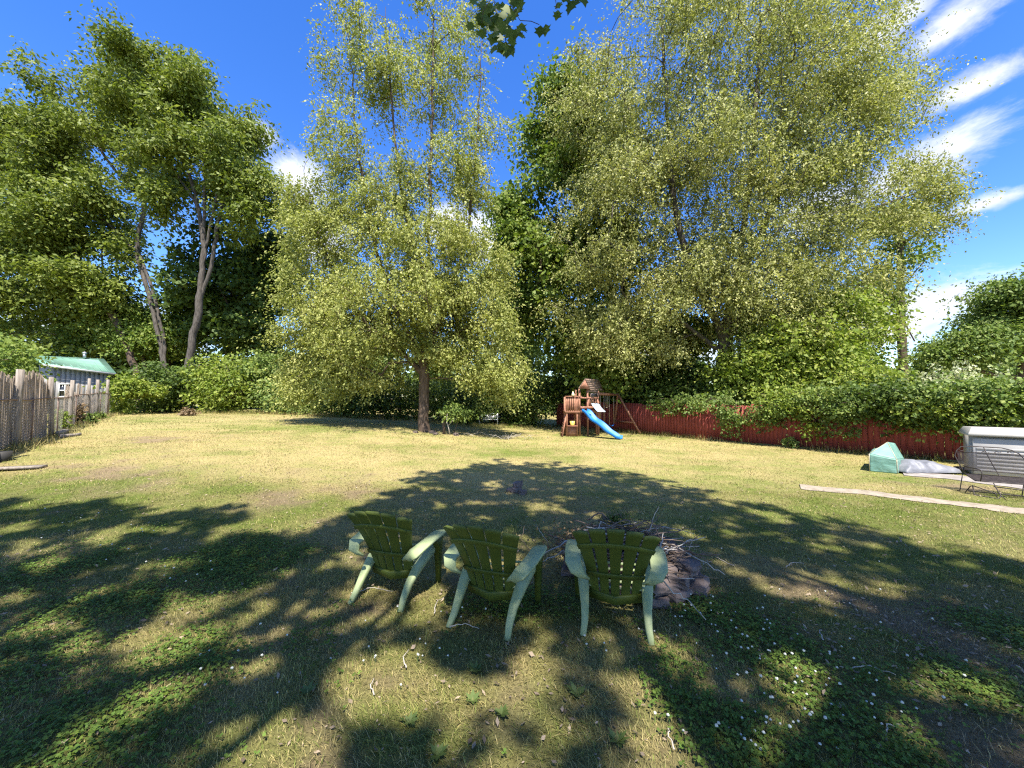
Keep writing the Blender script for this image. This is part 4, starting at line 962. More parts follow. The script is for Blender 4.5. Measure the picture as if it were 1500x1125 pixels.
def vine(label, px, z0, z1, half, n, L=.10, mat=None):
    q = fence_at(px); base = np.array([q[0], q[1], float(gz(*q))]); root = thing('climbing_vine', label, 'vine', base, 0, 'vines over the red fence')
    s = rng.normal(0, .5, n) * half; o = np.abs(rng.normal(0, .18, n)) + .05; z = z1 - (z1 - z0) * rng.random(n) ** 1.6 * (1 - .6 * np.abs(s) / (half * 1.6)).clip(.1, 1); z += rng.normal(0, .06, n)
    back = rng.random(n) < .45; o = np.where(back & (z > 1.7), -o * 2, o * (1 + .8 * (z > 1.5)))
    T = np.stack([FD[0] * s + FN[0] * o, FD[1] * s + FN[1] * o, z], 1)
    T = gaps(T, 1.1, .25, int(px)) if n > 30 else T
    tr = [[(FN[0] * -.1, FN[1] * -.1, 0), (FN[0] * -.12, FN[1] * -.12, .9), (FN[0] * .0, FN[1] * .0, 1.85)]]
    put('stem', skeleton(tr, T, .03, (0, 0, 0), 'stem', M_bark2, .006), root)
    put('foliage', crown_mesh('foliage', [crown_leaves(T, np.full(len(T), .28), 60, L, .8, 'fan')], mat or M_bright, (0, 0, 0)), root)
for lab, px, z0, z1, hf, n, mt in [('dark vine hanging over the red boards beside the swings', 985, 1.2, 1.9, 1.5, 46, M_dark), ('small pale vine tuft low on the red boards below the big pale trunk', 1078, .35, 1.5, .5, 26, M_shrub), ('vine tongue hanging low on the boards left of the turquoise tent', 1238, .35, 1.7, .4, 34, M_shrub), ('thin vine hanging over the shaded part of the red fence', 1035, 1.2, 2.0, 1.3, 40, M_shrub), ('vine tuft trailing halfway down the sunny red boards', 1128, .8, 1.8, .7, 50, M_shrub), ('vine draped over the fence top left of the loose clump', 1165, 1.3, 2.2, 1.2, 60, M_bright),
                                    ('loose leafy clump hanging alone on the red boards', 1192, .75, 1.3, .3, 14, M_bright), ('vine heaped over the fence top in the middle of the sunny boards', 1215, 1.2, 2.2, 1.1, 80, M_shrub), ('vine spilling down behind the turquoise tent', 1268, 1.2, 2.3, 1.0, 90, M_dark),
                                    ('heavy dark vine above the grey tarp', 1330, 1.0, 2.2, 1.0, 110, M_dark), ('low spreading vine spray right of the grey tarp', 1375, .9, 1.9, .7, 70, M_bright), ('vine mound beside the storage shed', 1420, .8, 2.3, .9, 110, M_shrub), ('vine crowding over the storage shed roof', 1475, 1.2, 2.0, 1.2, 90, M_bright), ('vine on the fence at the right edge', 1540, 1.0, 2.3, 1.2, 70, M_shrub)]:
    vine(lab, px, z0, z1, hf, n, .10, mt)
q = G(1157, 656); shrub('weed_tuft', 'knee-high weed growing at the foot of the red fence', 1157, 657, 641, 9, q[1], M_shrub, 14, 30, .08, 'fan', .12, 'weed', 2)
q = G(868, 640)

# ------------------------------------------------------------------ left fence, reed screen, shed
M_post = surf('weathered_post', (0.17, 0.14, 0.115), (0.36, 0.31, 0.26), 4, 0.9, 0.5, (6, 6, .6), 0.2)
M_wire = surf('galvanised_wire', (0.25, 0.23, 0.21), (0.38, 0.36, 0.34), 8, 0.5, 0, spec=0.5, metallic=.4)
M_rust = surf('rusty_pipe', (0.14, 0.09, 0.065), (0.26, 0.18, 0.14), 8, 0.7, .2, spec=.3)
LF0 = np.array([-11.6, 8.3]); LF1 = np.array([-26.3, 25.6]); LD = (LF1 - LF0) / np.linalg.norm(LF1 - LF0)
def lf_at(px):
    k = (px - 750) / FPX; A = np.array([[LD[0], -k], [LD[1], -1]]); s, D = np.linalg.solve(A, -LF0); return LF0 + LD * s, s
def left_fence():
    base = np.array([*LF0, float(gz(*LF0))]); root = thing('wire_fence', 'sagging wire garden fence with rough leaning wooden posts running to the shed', 'fence', base)
    def w(q, z): return np.array([q[0], q[1], float(gz(*q)) + z]) - base
    for px, top, lean, wd in [(-40, 2.2, .02, .16), (26, 2.12, -.10, .19), (77, 2.02, .25, .14), (104, 1.95, -.18, .15), (130, 2.05, .03, .13), (143, 2.0, .02, .15), (158, 2.1, .06, .16), (167, 2.1, 0, .16)]:
        q, s = lf_at(px); n = np.array([LD[0], LD[1], 0]); mb = MB()
        pts = [w(q, -.05) + np.array([0, .0, 0]), w(q, top * .35) + n * -lean * .3, w(q, top * .7) + n * -lean * .75, w(q, top) + n * -lean]
        r = wd / 2; mb.tube(np.array(pts) + rng.normal(0, .008, (4, 3)), [r * 1.05, r, r * .92, r * .86], 7); mb.part('post', M_post, root)
    L = np.linalg.norm(LF1 - LF0); mb = MB(); ss = np.linspace(-3, L, 40)
    mb.tube([w(LF0 + LD * s, 1.3 + .02 * math.sin(s * 1.3)) for s in ss], .022, 6); mb.part('rail', M_rust, root)
    for s in np.arange(1.2, L, 3.0):
        mb = MB(); q = LF0 + LD * s; mb.tube([w(q, 0), w(q, 1.34)], .024, 6); mb.part('pipe_post', M_rust, root)
    mb = MB(); st = .085; V = []; F = []
    H = 1.26; nd = int((L + H) / st)
    for sg in (1, -1):
        for k in range(-int(H / st), nd):
            s0 = k * st if sg > 0 else k * st + H; s1 = s0 + sg * H
            a, b = s0, s1; zz0, zz1 = 0.02, H
            if min(a, b) < 0 or max(a, b) > L: continue
            mb.tube([w(LF0 + LD * a, zz0), w(LF0 + LD * b, zz1)], .0022, 3, cap=False)
    mb.part('wire_mesh', M_wire, root)
left_fence()
M_reed = surf('dry_reed', (0.19, 0.14, 0.10), (0.42, 0.335, 0.26), 2.5, 0.85, 0.3, (22, 22, .7), 0.2, c3=(0.30, 0.225, 0.165))
def reed():
    n3 = np.array([-LD[1], LD[0]]); 
    if n3[0] > 0: n3 = -n3
    _, s1 = lf_at(77); mb = MB(); base = np.array([*LF0, float(gz(*LF0))]); s = -2.5
    while s < s1 - .05:
        q = LF0 + LD * s + n3 * (.08 + random.uniform(0, .03)); z = float(gz(*q)) - base[2]; top = 1.95 + .12 * math.sin(s * 1.7) + random.uniform(-.16, .10); r = random.uniform(.006, .011)
        ln = random.gauss(0, .035); p0 = np.array([q[0] - base[0], q[1] - base[1], z + .02]); mb.tube([p0, p0 + np.array([LD[0] * ln * .5, LD[1] * ln * .5, top * .5]), p0 + np.array([LD[0] * ln, LD[1] * ln, top])], r, 4, cap=False); s += r * 1.75
    tag(mb.part('reed_screen', M_reed, None, loc=tuple(base)), 'tall brown reed mat fixed along the near part of the wire fence', 'screen')
    # a loose brown panel further along, leaning behind the wire
    _, a = lf_at(108); _, b = lf_at(150); mb = MB(); s = a
    while s < b:
        q = LF0 + LD * s + n3 * (.25 + random.uniform(0, .03)); z = float(gz(*q)) - base[2]; hh = 1.12 + .2 * math.sin((s - a) * .9) + random.uniform(-.15, .1) + (.5 if random.random() < .12 else 0); r = random.uniform(.012, .02); p0 = np.array([q[0] - base[0], q[1] - base[1], z + .02]); ln = random.gauss(.1, .08)
        mb.tube([p0, p0 + np.array([LD[0] * ln, LD[1] * ln, hh])], r, 4, cap=False); s += r * 2.0
    tag(mb.part('reed_screen', M_reed, None, loc=tuple(base)), 'ragged shorter reed mat behind the thin far fence posts', 'screen')
reed()
def shed():
    d = np.array([.5, .866]); nb = np.array([-.866, .5]); A = P(74, 560, 25.0)[:2]; k = (158 - 750) / FPX
    L = (k * A[1] - A[0]) / (d[0] - k * d[1]); g0 = float(gz(*A)); base = np.array([*A, g0])
    root = thing('garden_shed', 'grey board shed with green metal roof and a small white window behind the fence', 'shed', base)
    rot = np.array([[d[0], nb[0], 0], [d[1], nb[1], 0], [0, 0, 1.]]); W = 3.2
    def t(p): return rot @ np.array(p, float)
    def zat(x, y, py): q = A + d * x + nb * y; return P(400, py, q[1])[2] - g0
    Mw = surf('grey_board', (0.25, 0.24, 0.23), (0.33, 0.32, 0.305), 2, 0.8, 0.2, (6, 6, .4), .2); Mr = surf('green_metal', (0.14, 0.28, 0.20), (0.20, 0.36, 0.265), 1.5, 0.5, 0.02, spec=.4)
    Mt = surf('white_trim', (0.6, 0.6, 0.57), (0.72, 0.72, 0.69), 6, .6, .05); Mg = surf('dark_glass', (0.015, 0.018, 0.02), (0.04, 0.045, 0.05), 2, .1, 0, spec=.6)
    zl, zr = zat(0, 0, 534), zat(L, 0, 546); zbl, zbr = zat(0, W, 524), zat(L, W, 527)
    top = lambda x: zl + (zr - zl) * x / L
    mb = MB(); n = 12; w = L / n
    for q in range(n): h = top((q + .5) * w); mb.box(t(((q + .5) * w, -.012 - .006 * (q % 2), h / 2 - .2)), (w - .014, .02, h + .28), rot)
    pf = lambda x, y, z: t((x, y, z))
    v = [pf(0, 0, -.4), pf(L, 0, -.4), pf(L, W, -.4), pf(0, W, -.4), pf(0, 0, zl - .02), pf(L, 0, zr - .02), pf(L, W, zbr - .02), pf(0, W, zbl - .02)]
    mb.add(v, [[0, 3, 2, 1], [4, 5, 6, 7], [0, 1, 5, 4], [1, 2, 6, 5], [2, 3, 7, 6], [3, 0, 4, 7]]); mb.part('wall', Mw, root)
    c = [(-.45, -.3, zl + .03 - .05), (L + .30, -.3, zr + .03 - .09), (L + .55, W + .3, zbr + .1), (-.45, W + .3, zbl + .1)]; mb = MB()
    v = [t((x, y, z + o)) for o in (0, .05) for x, y, z in c]; mb.add(v, [[0, 1, 2, 3], [7, 6, 5, 4], [0, 4, 5, 1], [1, 5, 6, 2], [2, 6, 7, 3], [3, 7, 4, 0]])
    c = [np.array(q) for q in c]
    for q in range(1, 10):
        f = q / 10; a = c[0] * (1 - f) + c[1] * f; b = c[3] * (1 - f) + c[2] * f; mb.bar(t(a + [0, 0, .06]), t(b + [0, 0, .06]), .025, .025)
    rf = mb.part('roof', Mr, root)
    mb = MB(); mb.bar(t(c[0] + [0, -.02, -.05]), t(c[1] + [0, -.02, -.05]), .025, .13); mb.part('fascia', surf('pale_trim', (.38, .39, .38), (.46, .47, .46), 5, .7, .05), rf)
    q0 = P(97, 571, 25.4); wx = .62; wz = zat(wx, 0, 572); mb = MB(); hw, hh = .26, .42
    for a, b in (((-hw, -hh), (hw, -hh)), ((-hw, hh), (hw, hh)), ((-hw, -hh), (-hw, hh)), ((hw, -hh), (hw, hh)), ((-hw, 0), (hw, 0)), ((0, -hh), (0, hh))):
        mb.bar(t((wx + a[0], -.05, wz + a[1])), t((wx + b[0], -.05, wz + b[1])), .07 if abs(a[0]) + abs(b[0]) else .04, .05, up=(nb[0], nb[1], 0))
    wf = mb.part('window', Mt, root); mb = MB(); mb.box(t((wx, -.034, wz)), (2 * hw - .02, .012, 2 * hh - .02), rot); mb.part('pane', Mg, wf)
    mb = MB(); e = t((L * .8, W, zbr + .1)); mb.tube([e, e + np.array([0, 0, .3])], .09, 8); mb.tube([e + np.array([0, 0, .28]), e + np.array([0, 0, .36]), e + np.array([0, 0, .45])], [.09, .14, .04], 8); mb.part('chimney', surf('tin', (.4, .4, .42), (.6, .6, .62), 4, .4, 0, metallic=.6), rf)
shed()
# things by the left fence
def log(label, px, py, L, r, dg):
    c = G(px, py); a = math.radians(dg); d = np.array([math.cos(a), math.sin(a), 0]) * L / 2; mb = MB()
    p = [c - d, c - d * .3 + rng.normal(0, .02, 3), c + d * .4 + rng.normal(0, .02, 3), c + d]; mb.tube([q + np.array([0, 0, r]) for q in p], [r, r * 1.1, r * .95, r * .85], 8)
    tag(mb.part('log', M_post, None), label, 'log', 'logs by the wire fence')
log('weathered log lying at the fence foot between the leaning posts', 92, 637, 1.3, .09, 130); log('short log beside the leaning post', 103, 640, .8, .06, 105)
c = G(6, 690)
mb = MB(); mb.bar(c + np.array([-.6, -.1, .04]), c + np.array([.55, .2, .06]), .22, .045); tag(mb.part('board', M_post), 'weathered board lying on the grass at the left edge', 'board')
c = G(2, 676); mb = MB(); mb.tube([c, c + np.array([0, 0, .02]), c + np.array([0, 0, .22])], [.12, .13, .16], 12); tag(mb.part('pot', surf('dark_pot', (.03, .028, .026), (.06, .055, .05), 5)), 'dark plant pot on the grass at the left edge', 'pot')
tree('sapling', 'small leaning sapling with a pale bare stem at the end of the wire fence', 24.0, [[(160, 618), (170, 596), (182, 575), (190, 560)]], [(188, 566, 20, 12, 12), (172, 590, 16, 10, 6), (205, 572, 10, 8, 5)], 56, .15, .6, 'fan', M_bright, .05, .42, M_stick2)
for lab, px, pb, pt, rp, mt in (('weedy brown-green clump at the foot of the far fence posts', 125, 632, 603, 9, M_shrub), ('green weed clump by the end of the wire fence', 143, 625, 606, 9, M_maple), ('yellowish weeds behind the wire between the leaning posts', 90, 634, 596, 10, M_bright), ('dry brown scrub behind the wire mesh', 110, 628, 590, 8, M_dry)):
    q, s = lf_at(px); shrub('weed_clump', lab, px, pb, pt, rp, q[1] + (.4 if 'behind' in lab else -.3), mt, 20, 30, .07, 'fan', .10, 'weed', 2, group='weeds along the wire fence')
c = G(278, 609); shrub('dry_shrub', 'small brown dried-up shrub at the lawn edge left of the hedge', 278, 609, 594, 9, c[1], M_dry, 24, 40, .09, 'weep', .12, 'shrub', 2)

# ------------------------------------------------------------------ swing set
M_cedar = surf('cedar', (0.24, 0.105, 0.065), (0.40, 0.20, 0.125), 4, 0.75, 0.2, (2, 2, 2), .25)
M_cedar2 = surf('cedar_shingle', (0.17, 0.11, 0.085), (0.34, 0.24, 0.18), 5, 0.85, 0.3, (3, 3, 3), .2)
M_blue = surf('blue_plastic', (0.006, 0.16, 0.60), (0.01, 0.19, 0.66), 2, 0.5, 0.01, spec=.5)
M_sky = surf('pale_blue_canvas', (0.50, 0.66, 0.80), (0.70, 0.80, 0.88), 3, 0.6, 0.05)
M_chain = surf('chain', (0.34, 0.27, 0.17), (0.5, 0.42, 0.3), 30, 0.5, 0, metallic=.3)
M_yel = surf('yellow_plastic', (0.72, 0.50, 0.10), (0.8, 0.58, 0.14), 3, .4, .02)
def swing_set():
    o = G(838, 639.5); base = o.copy(); D = o[1]; s = D / FPX / 7.5
    root = thing('swing_set', 'wooden swing set with shingled tower, blue wavy slide and two swings by the red fence', 'swing set', base)
    def q(zx, zy, y=0.0):
        """right/up in metres from the tower's left foot; y away from the viewer"""
        f = (D + y) / D; ox = 800 + zx / 7.5; oy = 530 + zy / 7.5; p = P(ox, oy, D + y); return p - base
    X = lambda zx: (zx - 283) * s
    Z = lambda zy: (822 - zy) * s
    def post(x, y, z0, z1, w=.09): mb = MB(); mb.box((x, y, (z0 + z1) / 2), (w, w, z1 - z0)); mb.part('post', M_cedar, root)
    # front balcony
    x0, x1 = X(226), X(340); dk = Z(552); rl = Z(388)
    for x, y, z in ((x0, 0, rl), (x1, 0, rl), (x0, .75, rl), (x1, .75, rl), (X(372), 0.15, Z(300)), (X(470), .35, Z(300)), (X(372), 1.3, Z(300)), (X(610), 1.3, Z(320)), (X(610), .8, Z(320))): post(x, y, 0, z)
    mb = MB(); mb.box(((x0 + X(372)) / 2 + .02, .42, dk), (X(372) - x0 + .16, .95, .12)); mb.box(((X(372) + X(610)) / 2 + .03, .85, dk), (X(610) - X(372) + .02, 1.1, .12)); mb.part('deck', M_cedar, root)
    mb = MB(); mb.box(((x0 + X(372)) / 2, -.06, rl + .02), (X(380) - x0 + .14, .13, .05)); mb.part('railing_cap', M_cedar, root)
    for k in range(8):
        x = x0 + (X(366) - x0) * k / 7; mb = MB(); mb.box((x, -.065, (dk + rl) / 2 + .01), (.065, .025, rl - dk - .04)); mb.part('baluster', M_cedar, root)
    mb = MB(); mb.box(((x0 + X(372)) / 2, -.06, dk), (X(372) - x0 + .16, .03, .14)); mb.part('deck_fascia', M_cedar, root)
    # counter box below
    mb = MB(); mb.box(((x0 + x1) / 2, 0, Z(765)), (x1 - x0 - .08, .03, Z(715) - .02)); mb.part('counter_panel', M_cedar, root)
    mb = MB(); mb.box(((x0 + x1) / 2, -.05, Z(706)), (x1 - x0 + .02, .28, .04)); mb.part('counter', M_cedar, root)
    mb = MB(); mb.bar((X(168), -.25, .02), (X(222), .05, Z(585)), .07, .05); mb.part('ladder_rail', M_cedar, root)
    mb = MB(); mb.bar((X(172), .5, .02), (X(226), .55, Z(585)), .07, .05); mb.part('ladder_rail', M_cedar, root)
    for k in range(4):
        f = .15 + .22 * k; a = np.array([X(168), -.22, .02]) * (1 - f) + np.array([X(222), .05, Z(585)]) * f; mb = MB(); mb.bar(a, a + np.array([0, .6, 0]), .07, .03); mb.part('rung', M_cedar, root)
    # tower railings, window wall
    for zx0, zx1, y0, y1 in ((372, 470, .10, .30), (470, 610, .33, .78)):
        mb = MB(); mb.bar((X(zx0), y0 - .05, Z(398)), (X(zx1), y1 - .05, Z(402)), .035, .09); mb.part('railing', M_cedar, root)
        mb = MB(); mb.bar((X(zx0), y0 - .05, Z(506)), (X(zx1), y1 - .05, Z(508)), .035, .14); mb.part('railing', M_cedar, root)
    for k in range(5):
        f = (k + .5) / 5; mb = MB(); mb.box((X(470) + f * (X(610) - X(470)), .29 + f * .45, (Z(505) + Z(402)) / 2), (.07, .025, Z(402) - Z(505))); mb.part('baluster', M_cedar, root)
    mb = MB(); mb.bar((X(478), .32, Z(322)), (X(612), .78, Z(330)), .04, .10); mb.bar((X(500), .36, Z(366)), (X(606), .74, Z(368)), .02, .2); mb.part('wall_panel', M_cedar2, root)
    mb = MB(); mb.bar((X(515), .37, Z(366)), (X(595), .68, Z(367)), .03, .15); mb.part('window', surf('dark_window', (.02, .02, .022), (.05, .05, .055), 3, .3, 0), root)
    # roof: gable facing left-front, ridge running back right
    e1, e2 = np.array([X(352), -.10, Z(300)]), np.array([X(500), .25, Z(318)]); pk = np.array([X(432), .03, Z(192)]); off = np.array([X(636) - X(432), 1.25, Z(222) - Z(192) + .16])
    for a in (e1, e2):
        nrm = np.cross(pk - a, off); nrm /= np.linalg.norm(nrm); nrm = nrm if nrm[2] > 0 else -nrm; mb = MB()
        for k in range(6):
            f0, f1 = k / 6, min((k + 1.25) / 6, 1.03); p = [a + (pk - a) * f0, a + (pk - a) * f1]; lift = nrm * (.02 + .0 * k)
            v0 = p[0] + nrm * .035; v1 = p[1] + nrm * .015; vs = [v0, v0 + off, v1 + off, v1]; vs += [x - nrm * .02 for x in vs]
            mb.add(vs, [[0, 1, 2, 3], [7, 6, 5, 4], [0, 4, 5, 1], [1, 5, 6, 2], [2, 6, 7, 3], [3, 7, 4, 0]])
        mb.part('roof', M_cedar2, root)
    mb = MB(); g2 = off / np.linalg.norm(off) * .03; v = [e1 + (pk - e1) * .1, e2 + (pk - e2) * .1, pk - np.array([0, 0, .03])]; mb.add([x + g2 for x in v] + [x + 2 * g2 for x in v], [[0, 1, 2], [5, 4, 3], [0, 3, 4, 1], [1, 4, 5, 2], [2, 5, 3, 0]]); mb.part('gable', M_cedar, root)
    # awning
    a0, a1, b0, b1 = (np.array([X(503), .15, Z(462)]), np.array([X(606), .55, Z(466)]), np.array([X(548), -.45, Z(548)]), np.array([X(650), -.05, Z(552)]))
    mb = MB(); mb.sheet(lambda u, v: ((a0 * (1 - u) + a1 * u) * (1 - v) + (b0 * (1 - u) + b1 * u) * v - np.array([0, 0, .04 * math.sin(math.pi * v)]), (0, -.3, .95)), 5, 5, .02); mb.part('awning', M_sky, root)
    # slide
    ctr = [(X(420), .0, Z(556)), (X(455), -.18, Z(585)), (X(500), -.42, Z(645)), (X(545), -.66, Z(690)), (X(590), -.88, Z(715)), (X(640), -1.1, Z(780)), (X(690), -1.28, Z(812)), (X(735), -1.42, Z(818))]
    ctr = [np.array(c) for c in ctr]; t = np.linspace(0, 7, 29); q3 = np.array([[np.interp(u, range(8), [c[k] for c in ctr]) for k in range(3)] for u in t])
    for _ in range(3): q3[1:-1] = .25 * q3[:-2] + .5 * q3[1:-1] + .25 * q3[2:]
    q3[:, 2] += .05 + .03 * np.sin(t * 2.6); dn = unit(np.gradient(q3, axis=0)); sd = unit(np.cross(dn, [0, 0, 1])); upv = np.cross(sd, dn); rings = []
    for i in range(len(q3)):
        pr = [(-.25, .13), (-.21, .13), (-.19, .02), (0, 0), (.19, .02), (.21, .13), (.25, .13), (.23, -.02), (0, -.03), (-.23, -.02)]
        rings.append([q3[i] + sd[i] * a + upv[i] * b for a, b in pr])
    mb = MB(); mb.loft(rings); mb.part('slide', M_blue, root)
    # swing beam and A-frame
    bm0, bm1 = np.array([X(612), 1.0, Z(352)]), np.array([X(930), 2.4, Z(360) + .02]); mb = MB(); mb.bar(bm0, bm1, .09, .14); mb.part('swing_beam', M_cedar, root)
    for dx, dy in ((.95, -1.0), (.1, 1.3)):
        mb = MB(); mb.bar(bm1 + np.array([0, 0, .05]), (bm1[0] + dx, bm1[1] + dy, 0), .09, .09); mb.part('brace_leg', M_cedar, root)
    f = .72; A1 = bm1 * (1 - f) + np.array([bm1[0] + .95, bm1[1] - 1.0, 0]) * f; A2 = bm1 * (1 - f) + np.array([bm1[0] + .1, bm1[1] + 1.3, 0]) * f; mb = MB(); mb.bar(A1, A2, .07, .07); mb.part('crossbar', M_cedar, root)
    for f0, f1, zs in ((.14, .30, .55), (.55, .78, .5)):
        p0, p1 = bm0 * (1 - f0) + bm1 * f0, bm0 * (1 - f1) + bm1 * f1
        mid = (p0 + p1) / 2; mb = MB(); a = np.array([p0[0], p0[1], zs]); b = np.array([p1[0], p1[1], zs])
        mb.sheet(lambda u, v: (a * (1 - u) + b * u + np.array([0, (v - .5) * .16, -.09 * math.sin(math.pi * u)]), (0, 0, 1)), 6, 2, .02); st = mb.part('swing_seat', M_blue, root)
        for p, e in ((p0, a), (p1, b)):
            mb = MB(); mb.tube([p, e], .016, 5); mb.part('chain', M_chain, st)
    for f0 in (.40, .46):
        p = bm0 * (1 - f0) + bm1 * f0; mb = MB(); mb.tube([p, p - np.array([0, 0, .75])], .012, 5); mb.part('trapeze_rope', M_chain, root)
    p = [bm0 * (1 - f) + bm1 * f - np.array([0, 0, .75]) for f in (.385, .475)]; mb = MB(); mb.tube(p, .02, 6); mb.part('trapeze_bar', M_chain, root)
    # loose things standing on it
    b = base + np.array([X(285), -.07, Z(700) + .004]); mb = MB(); mb.tube([b, b + np.array([0, 0, .02]), b + np.array([0, 0, .22])], [.10, .105, .13], 12); tag(mb.part('bucket', M_yel, None), 'yellow bucket on the low counter of the swing set', 'bucket')
    b = base + np.array([X(295), -.06, rl + .05]); mb = MB(); mb.tube([b, b + np.array([.0, 0, .10]), b + np.array([-.01, 0, .24])], [.10, .07, .012], 8); tag(mb.part('toy_cone', surf('pale_yellow', (.7, .62, .3), (.8, .72, .42), 3), None), 'pale yellow pointed toy on the balcony rail of the swing set', 'toy')
swing_set()

# ------------------------------------------------------------------ turquoise tent, grey tarp, storage shed, glider
M_turq = leafmat('turquoise_sheet', [(0.16, 0.42, 0.33), (0.2, 0.48, 0.38), (0.24, 0.52, 0.42)], .3, .3, .4, tmul=(1, 1, 1))
def wrinkle(name, c1, c2, trans=0.0):
    m = surf(name, c1, c2, 3, .5, .6, (1, 1, 2), .35, bdist=.05); return m
def tent():
    b = G(1274, 690.5); D = b[1]; s = D / FPX; X = lambda z: (z - 142) / 6 * s; Z = lambda z: (664 - z) / 6 * s
    root = thing('plastic_tent', 'small turquoise plastic gabled tent standing on the grass near the fence', 'tent', b)
    L0, L1, PK, R1, R0, BR, BR1 = [np.array(v) for v in ((X(142), .0, 0), (X(142), 0, Z(512)), (X(308) + .11, .12, Z(415)), (X(376) - .33, -.35, Z(545)), (X(376) - .33, -.35, 0.0), (X(475) + .33, .35, 0.0), (X(455) + .38, .4, Z(575)))]
    L0[2] = 0; BK = PK + np.array([.95, .75, -.12]); LB1 = L1 + np.array([.98, .95, 0]); LB0 = L0 + np.array([.98, .95, 0])
    Mx = wrinkle('turquoise_plastic', (0.13, 0.27, 0.215), (0.20, 0.35, 0.285))
    def quad(name, a, b_, c, d, n=14, amp=.018):
        nn = np.cross(b_ - a, d - a); nn = nn / np.linalg.norm(nn); mb = MB(); sd = random.random() * 50
        mb.sheet(lambda u, v: ((a * (1 - u) + b_ * u) * (1 - v) + (d * (1 - u) + c * u) * v + nn * amp * (float(fbm(u * 5 + sd, v * 3 + u * 3, 3, 3)) - .5) * 2.4 * math.sin(math.pi * min(max(u, .05), .95)), nn), n, n, .006); mb.part(name, Mx, root, True)
    mid = (PK + (L1 + R1) / 2 * 0) 
    quad('front_panel', L0, R0, R1, L1); quad('gable_panel', L1, R1, PK + np.array([.01, 0, 0]), PK - np.array([.01, 0, 0]), 10, .01)
    quad('side_panel', R0 + np.array([.004, 0, 0]), BR, BR1, R1 + np.array([.004, 0, 0])); quad('roof_panel', R1 + np.array([.003, 0, .004]), BR1, BK, PK + np.array([.01, 0, .004]))
    quad('roof_panel', LB1, L1, PK, BK); quad('side_panel', LB0, L0, L1, LB1)
    for a, c in ((R0, R1), (L0, L1), (R1, PK), (L1, PK)):
        mb = MB(); mb.tube([a, c], .009, 6); mb.part('pole', M_chain, root)
tent()
def tarp():
    c = G(1362, 694); s = c[1] / FPX; mb = MB()
    def f(u, v):
        x = (u - .5) * 82 * s; y = (v - .5) * .75; e = min(u, 1 - u, v, 1 - v) * 4; e = min(e, 1)
        h = (.05 + .20 * float(fbm(u * 3.2 + 4, v * 2.2, 61, 4)) * (1.1 - .3 * u) + .09 * abs(math.sin(u * 11 + v * 3)) ) * e ** .5
        return (x + .08 * (float(fbm(v * 4, u * 2, 5)) - .5), y + .18 * (float(fbm(u * 5, 1.5, 8)) - .5), .012 + h), (0, 0, 1)
    mb.sheet(f, 44, 22, .006); o = mb.part('tarp', wrinkle('grey_tarp', (0.13, 0.133, 0.15), (0.22, 0.222, 0.24)), None, True, loc=tuple(c + np.array([0, .25, .035])))
    tag(o, 'crumpled silver-grey tarp lying flat beside the turquoise tent', 'tarp')
    a = G(1400, 688); b = G(1424, 692); mb = MB(); mb.bar(a + np.array([0, 0, .06]), b + np.array([0.1, 0, .06]), .14, .07); tag(mb.part('plank', surf('black_plank', (.02, .02, .024), (.05, .05, .055), 4), None), 'dark plank on the ground between the grey tarp and the storage shed', 'plank')
tarp()
def storage():
    b = P(1425, 700, 9.6); b[2] = float(gz(b[0], b[1])) + .03; D = b[1]; s = D / FPX; root = thing('storage_shed', 'low light-grey plastic storage shed with pale lid behind the glider', 'shed', b, math.radians(-40))
    Mb = surf('grey_resin', (0.30, 0.285, 0.27), (0.37, 0.355, 0.34), 3, .55, .03); Ml = surf('pale_resin_lid', (0.34, 0.32, 0.28), (0.41, 0.39, 0.35), 3, .5, .03); Mk = surf('gap_dark', (.03, .03, .03), (.06, .06, .06), 3)
    W, Dp, H = 1.75, .85, P(1425, 638, D)[2] - b[2]
    mb = MB(); mb.box((W / 2, Dp / 2 + .05, H / 2), (W - .02, Dp - .1, H)); mb.part('body', Mb, root)
    for x0, x1 in ((.02, W * .62 - .02), (W * .62 + .015, W - .02)):
        mb = MB(); mb.box(((x0 + x1) / 2, .0, H / 2 - .01), (x1 - x0, .06, H - .10))
        dr = mb.part('door', Mb, root, bevel=.01)
        for k in range(7):
            mb = MB(); mb.box(((x0 + x1) / 2, -.036, .14 + k * (H - .36) / 7), (x1 - x0 - .10, .018, .055)); mb.part('groove_rib', Mb, dr, bevel=.006)
    h0, h1 = H + .0, P(1425, 628, D)[2] - b[2]
    mb = MB(); mb.loft([[(-.06, -.10, h0), (W + .06, -.10, h0), (W + .06, Dp + .06, h0), (-.06, Dp + .06, h0)], [(-.06, -.10, h0 + .05), (W + .06, -.10, h0 + .05), (W + .06, Dp + .06, h0 + .05), (-.06, Dp + .06, h0 + .05)], [(.02, .02, h1 + .05), (W - .02, .02, h1 + .05), (W - .02, Dp, h1 + .02), (.02, Dp, h1 + .02)]]); mb.part('lid', Ml, root, bevel=.012)
storage()
